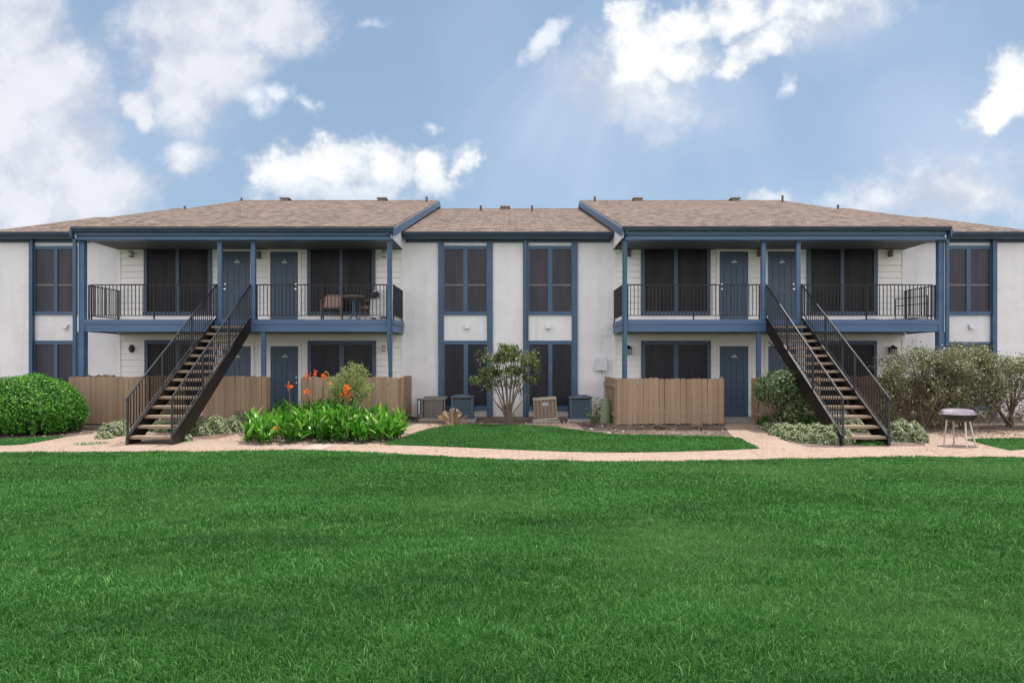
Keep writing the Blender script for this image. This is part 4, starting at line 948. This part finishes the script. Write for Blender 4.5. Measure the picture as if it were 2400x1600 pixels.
# round clipped bush at left
bc = Vector((X(66, 16.4), Y(16.4), 0)); t = thing('round_bush', (bc.x, bc.y, zg(bc.y)), 'large clipped round bright green bush in front of the left fence', 'bush')
ctr = (bc.x, bc.y, .56); rad = (1.22, 1.05, .87)
P_, Nr = ell_shell(ctr, rad, 26000, .88, 1.04, -.5, .05)
k_ = rng.random(len(P_)) < .05; P_[k_] = np.array(ctr)+(P_[k_]-np.array(ctr))*rng.uniform(1.02, 1.09, (k_.sum(), 1))
keep_ = ~((P_[:, 2] < .42) & (np.sin(P_[:, 0]*9)+np.sin(P_[:, 0]*23+P_[:, 1]*7) > .7)); P_ = P_[keep_]; Nr = Nr[keep_]
V, T, A = leaves(P_, Nr, .062, .5, .6, .25)
npmesh('foliage', V, T, None, A, M['hedge'], t)
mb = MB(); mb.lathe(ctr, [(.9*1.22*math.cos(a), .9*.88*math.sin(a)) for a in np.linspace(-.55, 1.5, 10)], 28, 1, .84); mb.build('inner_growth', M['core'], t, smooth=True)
mb = MB()
for k in range(12):
    a = random.uniform(0, 6.28); r_ = random.uniform(.1, .5); mb.tube([(bc.x+r_*math.cos(a), bc.y+r_*math.sin(a), zg(bc.y)-.02), (bc.x+2*r_*math.cos(a), bc.y+1.6*r_*math.sin(a), .4)], [.03, .02], 5)
mb.build('stem', M['bark'], t)

# branching generator
def grow(mb, tips, p, d, L_, r, depth, spread, upw=.2, segs=3, twist=.18, minr=.004):
    pts = [Vector(p)]; dd = Vector(d).normalized()
    for i in range(segs):
        dd = (dd+Vector((random.gauss(0, twist), random.gauss(0, twist), random.gauss(0, twist)+upw*.15))).normalized(); pts.append(pts[-1]+dd*L_/segs)
    rr = [max(minr, r*(1-.4*i/segs)) for i in range(segs+1)]
    mb.tube(pts, rr, 5 if r > .012 else 3, cap=False)
    if depth == 0: tips.append((pts[-1], dd)); tips.append((pts[-2], dd)); return
    for k in range(random.choice((2, 3)) if depth < 3 else 3):
        a = Vector((random.gauss(0, 1), random.gauss(0, .8), random.gauss(.2, .5))).normalized()
        grow(mb, tips, pts[-1] if k else pts[-1], (dd+a*spread).normalized(), L_*random.uniform(.6, .85), rr[-1]*.72, depth-1, spread, upw, segs, twist, minr)
def tipleaves(tips, per, rad_, size, aspect=.45, keep=1.0, jit=.8):
    c = [t_ for t_ in tips if random.random() < keep]
    Pn = np.array([np.array(t_[0]) for t_ in c]).repeat(per, 0)+rng.normal(0, rad_, (len(c)*per, 3)); Nn = np.array([np.array(t_[1]) for t_ in c]).repeat(per, 0)
    return leaves(Pn, Nn*.4, size, aspect, jit, .35)

# centre shrub (vase shaped, sparse)
b0 = G(1192, 992); t = thing('vase_shaped_shrub', b0, 'sparse vase shaped shrub with bare grey stems between the two middle window bays', 'shrub')
mb = MB(); tips = []
for px, py, r_ in ((1132, 920, .02), (1252, 915, .02), (1175, 845, .03), (1228, 860, .028), (1125, 905, .022), (1140, 870, .03), (1165, 870, .04), (1185, 860, .045), (1200, 850, .045), (1215, 870, .035), (1240, 880, .03), (1225, 900, .025), (1150, 900, .03)):
    px = 1190+(px-1190)*.80; e = Vector((X(px, 18.4), b0.y+random.uniform(-.35, .35), Z(py, 18.4))); s = b0+Vector((random.uniform(-.09, .09), random.uniform(-.08, .08), -.03))
    m1 = s.lerp(e, .35); m1.x = s.x+(e.x-s.x)*.26; m2 = s.lerp(e, .7); m2.x = s.x+(e.x-s.x)*.70
    jit = lambda: Vector((random.gauss(0, .02), random.gauss(0, .03), 0))
    r_ *= .68; mb.tube([s, m1+jit(), m2+jit(), e], [r_*1.5, r_, r_*.8, r_*.55], 7, cap=False)
    for k in range(4):
        d_ = (e-m2).normalized()+Vector((random.gauss(0, .55), random.gauss(0, .45), random.uniform(.0, .5)))
        grow(mb, tips, e if k else m2, d_, .20, r_*.42, 2, .85, .3)
mb.build('stem', M['bark'], t)
cap_z = Z(815, 18.4)
tips = [q for q in tips if q[0].z < cap_z+.05]
keepf = [q for q in tips if random.random() < .62]
V1 = tipleaves(keepf, 12, .05, .078, .42)
top = []
for k in range(60):
    px = random.uniform(1120, 1262); py = random.uniform(816, 846)+abs(px-1190)*.10+(12 if 1150 < px < 1175 else 0)
    top.append((Vector((X(px, 18.4), b0.y+random.uniform(-.4, .4), Z(py, 18.4))), Vector((0, 0, 1))))
V2 = tipleaves(top, 11, .06, .075, .42)
mid = [(Vector((X(random.gauss(1180, 9), 18.4), b0.y-.05+random.uniform(-.1, .1), Z(random.gauss(898, 8), 18.4))), Vector((0, -1, .3))) for k in range(14)]
V3 = tipleaves(mid, 9, .05, .08, .42)
base_ = [(Vector((X(random.gauss(1207, 5), 18.3), b0.y-.1, Z(random.uniform(960, 990), 18.3))), Vector((0, -1, .3))) for k in range(7)]
V4 = tipleaves(base_, 6, .03, .055, .45)
V, T, A = join([V1, V2, V3, V4]); npmesh('foliage', V, T, None, A, M['ligust'], t)

# big sparse shrubs at right
def sparse_shrub(pxc, D, wpx, ytop, label, seedn, dens=1.0, n_stem=10):
    random.seed(seedn); b0 = Vector((X(pxc, D), Y(D), zg(Y(D)))); t = thing('sparse_shrub', b0, label, 'shrub', 'straggly olive shrubs at the right wall')
    mb = MB(); tips = []; hw = wpx/2/F*D; H = Z(ytop, D)-b0.z
    for k in range(n_stem):
        f = (k+.5)/n_stem*2-1; e = b0+Vector((f*hw*.62, random.uniform(-.5, .5), H*(.62-.22*abs(f)**2)+random.uniform(-.1, .1)))
        s = b0+Vector((f*.15*hw+random.uniform(-.05, .05), random.uniform(-.2, .2), -.03)); m_ = s.lerp(e, .5)+Vector((random.gauss(0, .06), random.gauss(0, .05), .0))
        r_ = random.uniform(.018, .034); mb.tube([s, m_, e], [r_*1.2, r_, r_*.6], 6, cap=False)
        for q in range(5):
            d_ = (e-m_).normalized()*.8+Vector((random.gauss(f*.3, .55), random.gauss(0, .5), random.uniform(-.1, .6))); grow(mb, tips, e if q > 1 else m_, d_, .34, r_*.5, 2, .8, .25)
    for k in range(70):
        a = random.uniform(0, math.pi); q0 = b0+Vector((random.uniform(-.75, .75)*hw, random.uniform(-.45, .35), H*random.uniform(.05, .45))); dq = Vector((random.gauss(0, .8), random.gauss(0, .4), random.uniform(.1, 1))).normalized()*random.uniform(.25, .55)
        mb.tube([q0, q0+dq*.5+Vector((random.gauss(0, .03), 0, random.gauss(0, .03))), q0+dq], [.009, .007, .004], 4, cap=False)
    mb.build('stem', M['twig'], t)
    def inside(p): 
        u = (p.x-b0.x)/hw; v = (p.z-b0.z)/H
        return abs(u) < 1.05 and v < 1.02-.28*max(0, abs(u)-.3)**1.5*1.6 and v > .1
    tips = [q for q in tips if inside(q[0])]
    Vp = [tipleaves(tips, int(9*dens), .075, .062, .5, .8)]
    ex = []
    n_c = int(310*dens*wpx/250)
    for k in range(n_c*3):
        a = random.uniform(0, math.pi); rr = random.uniform(.6, 1)**.5
        p = b0+Vector((math.cos(a)*hw*rr*1.04, random.uniform(-.6, .45)*math.sqrt(max(0, 1-(math.cos(a)*rr)**2)), H*(.30+.66*rr*math.sin(a)*random.uniform(.85, 1.08)) if random.random() < .8 else H*random.uniform(.1, .5)))
        if inside(p) and len(ex) < n_c: ex.append((p, Vector((0, -.4, 1))))
    Vp.append(tipleaves(ex, 26, .075, .066, .5)); Vp.append(tipleaves([(q[0]+Vector((0, -.2, 0)), q[1]) for q in ex], 9, .12, .05, .5))
    V, T, A = join(Vp); npmesh('foliage', V, T, None, A, M['olive'], t)
sparse_shrub(2160, 17.2, 190, 815, 'straggly olive shrub nearest the right stairs with bare lower twigs', 21)
sparse_shrub(2262, 17.35, 150, 806, 'tallest straggly olive shrub just behind the low charcoal grill', 22)
sparse_shrub(2372, 17.6, 130, 835, 'straggly olive shrub at the right edge of the view beside the white wall', 23, .8, 9)
# viburnum bush
random.seed(5)
D = 16.9; b0 = Vector((X(1838, D), Y(D), zg(Y(D)))); t = thing('viburnum_bush', b0, 'rounded pale green bush growing beside the right stairs in front of a fence', 'bush')
mb = MB(); tips = []
for k in range(9):
    f = (k-4)/4; grow(mb, tips, b0+Vector((f*.1, random.uniform(-.1, .1), -.02)), (f*.7, random.uniform(-.35, .3), 1), .5, .028, 2, .6, .3)
mb.build('stem', M['bark'], t)
lobes = [((X(1832, D), Y(D), Z(912, D)), (.58, .5, .45), 260), ((X(1800, D), Y(D)-.1, Z(915, D)), (.34, .35, .30), 110), ((X(1872, D), Y(D), Z(930, D)), (.42, .42, .42), 150), ((X(1850, D), Y(D)-.1, Z(965, D)), (.38, .35, .3), 90), ((X(1838, D), Y(D)-.1, Z(888, D)), (.30, .35, .22), 80)]
Vp = []
for c_, r_, n_l in lobes:
    P_, Nr = ell_shell(c_, r_, n_l*15, .55, 1.12, -.8, .12); Vp.append(leaves(P_, Nr, .085, .45, .5, .2))
V, T, A = join(Vp); npmesh('foliage', V, T, None, A, M['vib'], t)

# variegated ground cover: mounds
def mound(name, spots, mat, label, cat, lsize=.047, aspect=.6):
    Vp = []; cores = []
    for (px, py, rpx, h, n_) in spots:
        c = G(px, py); rr = rpx/F*(c.y+CAMD)*1.12; ry = rr*.62; n_ = int(n_*1.8); h *= 1.2
        P_, Nr = ell_shell((c.x, c.y, c.z-.02), (rr, ry, h*1.15), n_, .75, 1.15, -.05, .12); Vp.append(leaves(P_, Nr, lsize, aspect, .5, .7))
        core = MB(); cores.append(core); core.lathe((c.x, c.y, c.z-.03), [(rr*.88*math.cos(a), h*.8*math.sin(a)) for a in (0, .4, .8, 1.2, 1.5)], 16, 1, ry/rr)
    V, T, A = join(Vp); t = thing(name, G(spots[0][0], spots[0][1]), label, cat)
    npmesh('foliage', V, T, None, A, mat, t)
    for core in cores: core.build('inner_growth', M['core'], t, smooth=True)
    return t
mound('ground_cover', [(262, 1022, 26, .22, 1700), (285, 1012, 20, .2, 900), (245, 1028, 18, .12, 500), (215, 1040, 40, .035, 700)], M['ivy'], 'low patch of pale variegated ground cover left of the left stairs', 'ground cover')
mound('ground_cover', [(455, 1020, 34, .26, 2200), (500, 1015, 36, .28, 2400), (540, 1012, 28, .24, 1500), (430, 1034, 22, .12, 700), (560, 1002, 20, .3, 900), (395, 1012, 26, .22, 1200), (350, 1010, 30, .2, 1200)], M['ivy'], 'low patch of pale variegated ground cover between the left stairs and the canna bed', 'ground cover')
mound('ground_cover', [(1805, 1008, 20, .15, 900), (1835, 1020, 28, .20, 1600), (1870, 1030, 32, .24, 2200), (1910, 1036, 36, .27, 2700), (1950, 1038, 34, .27, 2600), (1978, 1040, 22, .22, 1400)], M['ivy'], 'long curved band of pale variegated ground cover edging the branch walkway', 'ground cover')
mound('ground_cover', [(2110, 1032, 28, .30, 2200), (2140, 1034, 26, .28, 2000), (2160, 1038, 14, .2, 700), (2040, 1012, 30, .2, 1300), (2000, 1008, 30, .2, 1200)], M['ivy'], 'mound of pale variegated ground cover between the right stairs and the charcoal grill', 'ground cover')
mound('ground_cover', [(1806, 996, 26, .22, 2200), (1850, 1000, 38, .27, 4000), (1900, 1006, 38, .27, 4000), (1945, 1014, 28, .2, 2200), (2035, 1040, 36, .07, 1500)], M['ivydark'], 'dark green low ground cover under the right stairs and the viburnum bush', 'ground cover', .05, .25)

# canna bed
random.seed(9)
def strap(base, d, Ln, w, droop, segs=5):
    """one broad canna leaf"""
    d = Vector(d).normalized(); side = d.cross(Vector((0, 0, 1))).normalized(); vs = []; p = Vector(base); dd = d.copy()
    for i in range(segs+1):
        u = i/segs; ww = w*math.sin(math.pi*min(1, .12+.88*u)**.75)*.5+.003; up_ = side.cross(dd).normalized()
        vs += [p-side*ww+up_*ww*.35, p.copy(), p+side*ww+up_*ww*.35]; p = p+dd*Ln/segs; dd = (dd+Vector((0, 0, -droop/segs))).normalized()
    return vs
ba, bb = G(565, 1042), G(955, 1010)
t = thing('canna_bed', G(745, 1035), 'dense bed of broad green canna leaves with orange flowers beside the walkway', 'flower bed')
Vc = []; Qc = []; Ac = []; stems = MB()
outline = [G(*p)[:2] for p in [(572, 1044), (640, 1045), (740, 1038), (850, 1038), (925, 1036), (950, 1018), (945, 1003), (860, 1000), (740, 996), (640, 1000), (590, 1012)]]
q = np.array(outline); pts = []
while len(pts) < 400:
    c_ = rng.uniform(q.min(0), q.max(0), (1, 2))
    if inpoly(c_, outline)[0]: pts.append(c_[0])
for (x, y) in pts:
    px = 1200+x/(y+CAMD)*F
    hs = .58 if px < 640 else (.70 if px < 720 else (.88 if px < 830 else .66)); hs *= random.uniform(.5, 1.14)
    if px > 900: hs *= .72
    z0 = zg(y); stems.tube([(x, y, z0), (x+random.gauss(0, .03), y+random.gauss(0, .03), z0+hs*.8)], [.014, .009], 5)
    for k in range(random.randint(5, 7)):
        zz = z0+hs*(.12+.6*k/7.); a = random.uniform(0, 6.28); tilt = random.uniform(.2, 1.5)*(1.2-.5*k/7)
        vs = strap((x, y, zz), (math.cos(a)*tilt, math.sin(a)*tilt, 1.0), random.uniform(.20, .40)*(.8+.3*k/7), random.uniform(.06, .125), random.uniform(.1, .9))
        o_ = len(Vc); Vc += [tuple(v) for v in vs]; n_s = len(vs)//3-1
        for i in range(n_s): Qc += [(o_+i*3, o_+i*3+1, o_+i*3+4, o_+i*3+3), (o_+i*3+1, o_+i*3+2, o_+i*3+5, o_+i*3+4)]
        Ac += [random.random()]*len(vs)
npmesh('foliage', np.array(Vc), None, np.array(Qc), Ac, M['canna'], t, smooth=True)
stems.build('stem', M['canna'], t)
for px, py, D, s in ((678, 905, 15.2, 1.15), (718, 919, 15.4, 1.0), (721, 881, 16.6, 1.0), (737, 876, 16.8, .9), (758, 881, 16.4, 1.3), (776, 900, 16.4, .8), (813, 918, 15.0, 1.6), (812, 909, 15.0, 1.0), (644, 1005, 14.55, .9)):
    c = Vector((X(px, D), Y(D), Z(py, D))); n_p = int(22*s)
    P_ = np.array(c)+rng.normal(0, 1, (n_p, 3))*np.array([.03, .03, .038])*s; V, T, A = leaves(P_, rng.normal(0, 1, (n_p, 3)), .065, .6, 1, .2)
    fl = npmesh('flower', V, T, None, A, M['flower'], t)
    MB().tube([(c.x+random.gauss(0, .03), c.y+.02, max(zg(c.y), c.z-.75)), (c.x, c.y, c.z)], [.009, .006], 5).build('flower_stem', M['petalstem'], t)
# nandina behind the canna bed
random.seed(12)
D = 16.6; b0 = Vector((X(815, D), Y(D), zg(Y(D)))); t = thing('feathery_shrub', b0, 'feathery pale green shrub rising behind the canna flowers', 'shrub')
mb = MB(); tips = []
for px, py in ((790, 880), (803, 862), (815, 854), (835, 868), (848, 858), (856, 872), (770, 885), (862, 905), (780, 900), (845, 890), (825, 880), (872, 905), (800, 895)):
    e = Vector((X(px, D), b0.y+random.uniform(-.3, .3), Z(py, D))); m_ = b0.lerp(e, .55)+Vector((0, 0, .12)); mb.tube([b0, m_, e], [.012, .009, .004], 4, cap=False)
    for u in np.linspace(.35, 1, 14):
        p = m_.lerp(e, (u-.35)/.65); a = random.uniform(0, 6.28); q_ = p+Vector((math.cos(a)*.13, math.sin(a)*.13, random.uniform(-.03, .07))); mb.tube([p, q_], .003, 3, cap=False)
        for w_ in (.3, .6, 1): tips.append((p.lerp(q_, w_), Vector((0, 0, 1))))
mb.build('stem', M['bark'], t)
V, T, A = tipleaves(tips, 9, .04, .055, .38, 1, .9); npmesh('foliage', V, T, None, A, M['nandina'], t)
# small leafy sprout on a stump right of centre
D = 18.15; b0 = G(1395, 1000); t = thing('leafy_sprout', b0, 'small leafy shrub sprouting from a cut stump beside the green utility pedestal', 'shrub')
mb = MB(); tips = []
for px, py in ((1388, 930), (1398, 935), (1372, 958), (1395, 955), (1383, 975), (1400, 960)):
    e = Vector((X(px, D), b0.y+random.uniform(-.1, .1), Z(py, D))); mb.tube([b0, b0.lerp(e, .5)+Vector((random.gauss(0, .04), 0, .02)), e], [.012, .009, .005], 5, cap=False)
    for u in np.linspace(.3, 1, 7): tips.append((b0.lerp(e, u), Vector((0, 0, 1))))
mb.build('stem', M['bark'], t)
V, T, A = tipleaves(tips, 5, .045, .075, .5, 1); npmesh('foliage', V, T, None, A, M['ligust'], t)
for k in range(9):
    a = random.uniform(0, 6.28)
mb = MB()
for k in range(14): a = random.uniform(0, 6.28); l_ = random.uniform(.08, .2); mb.tube([b0+Vector((0, 0, -.02)), b0+Vector((math.cos(a)*l_*1.2, math.sin(a)*l_*.7, l_*random.uniform(.3, 1)))], [.03, .014], 5)
mb.build('stump', M['twig'], t)
# cut dry stumps
def stump(px, py, w, h, n_, label, mat='bark2'):
    b0 = G(px, py); t = thing('cut_stump', b0, label, 'stump', 'cut shrub stumps in the soil bed'); mb = MB()
    for k in range(n_):
        f = random.uniform(-1, 1); hh_ = h*random.uniform(.55, 1)*(1-.35*abs(f)); r_ = random.uniform(.012, .035)
        s = b0+Vector((f*w*.35, random.uniform(-.1, .1), -.03)); e = b0+Vector((f*w+random.gauss(0, .02), random.uniform(-.18, .15), hh_)); mb.tube([s, s.lerp(e, .5)+Vector((0, 0, .02)), e], [r_*1.3, r_, r_*.95], 6)
    mb.build('stem', M[mat], t)
    mb = MB()
    for k in range(n_//2):
        a = random.uniform(0, 6.28); l_ = w*random.uniform(.8, 1.5); mb.tube([b0, b0+Vector((math.cos(a)*l_, math.sin(a)*l_*.5, h*random.uniform(.05, .6)))], [.007, .004], 4)
    mb.build('twig', M[mat], t)
random.seed(31)
stump(1060, 994, .36, .46, 36, 'large pale cut stump with many upright stems in front of the blue air conditioner')
stump(1545, 1006, .2, .16, 16, 'low grey cut stump in the soil in front of the wide fence centre', 'twig')
stump(1637, 1006, .18, .16, 14, 'low grey cut stump in the soil in front of the wide fence right end', 'twig')
# pale stones and dry litter
for px, py, s, lab in ((1386, 1006, .05, 'pale stone at the lawn edge below the leafy sprout'), (1427, 1016, .05, 'pale flat stone at the lawn edge right of the leafy sprout'), (1411, 999, .03, 'small pale stone just below the green utility pedestal')):
    c = G(px, py); mb = MB(); mb.lathe(c, [(s*.8, -.01), (s, .008), (s*.7, .025), (s*.2, .032)], 9, 1.2, .8); tag(mb.build('stone', M['litter'], loc=c), lab, 'stone', 'pale stones in the soil bed')
def scatter(poly, n, smin, smax, name, mat, label, cat):
    q = np.array([G(*p)[:2] for p in poly]); p = rng.uniform(q.min(0), q.max(0), (n*3, 2)); p = p[inpoly(p, q)][:n]
    P_ = np.column_stack([p, zgn(p[:, 1])+.015]); V, T, A = leaves(P_, np.tile([0, 0, 1.], (len(P_), 1)), rng.uniform(smin, smax, (len(P_), 1)), .45, .45, .8)
    return V, T, A
Vp = [scatter(a, n, .03, .09, '', None, '', '') for a, n in (([(960, 985), (1440, 985), (1440, 1003), (1300, 1001), (1000, 1000)], 1100), ([(1400, 1000), (1690, 995), (1700, 1020), (1440, 1018)], 1200), ([(0, 1010), (230, 1000), (240, 1016), (100, 1030), (0, 1030)], 700), ([(2170, 1005), (2600, 1000), (2600, 1024), (2200, 1026)], 1500), ([(560, 1045), (600, 1046), (900, 1040), (960, 1020), (930, 1010), (600, 1030)], 700))]
V, T, A = join(Vp); lit = leafmat('dry_leaf', (.10, .07, .05), (.30, .21, .15), (.6, .5, .4), .8, .1)
tag(npmesh('leaf_litter', V, T, None, A, lit), 'dry brown leaf litter scattered over the soil beds', 'leaf litter', kind='stuff')
print('objects', len(bpy.data.objects))
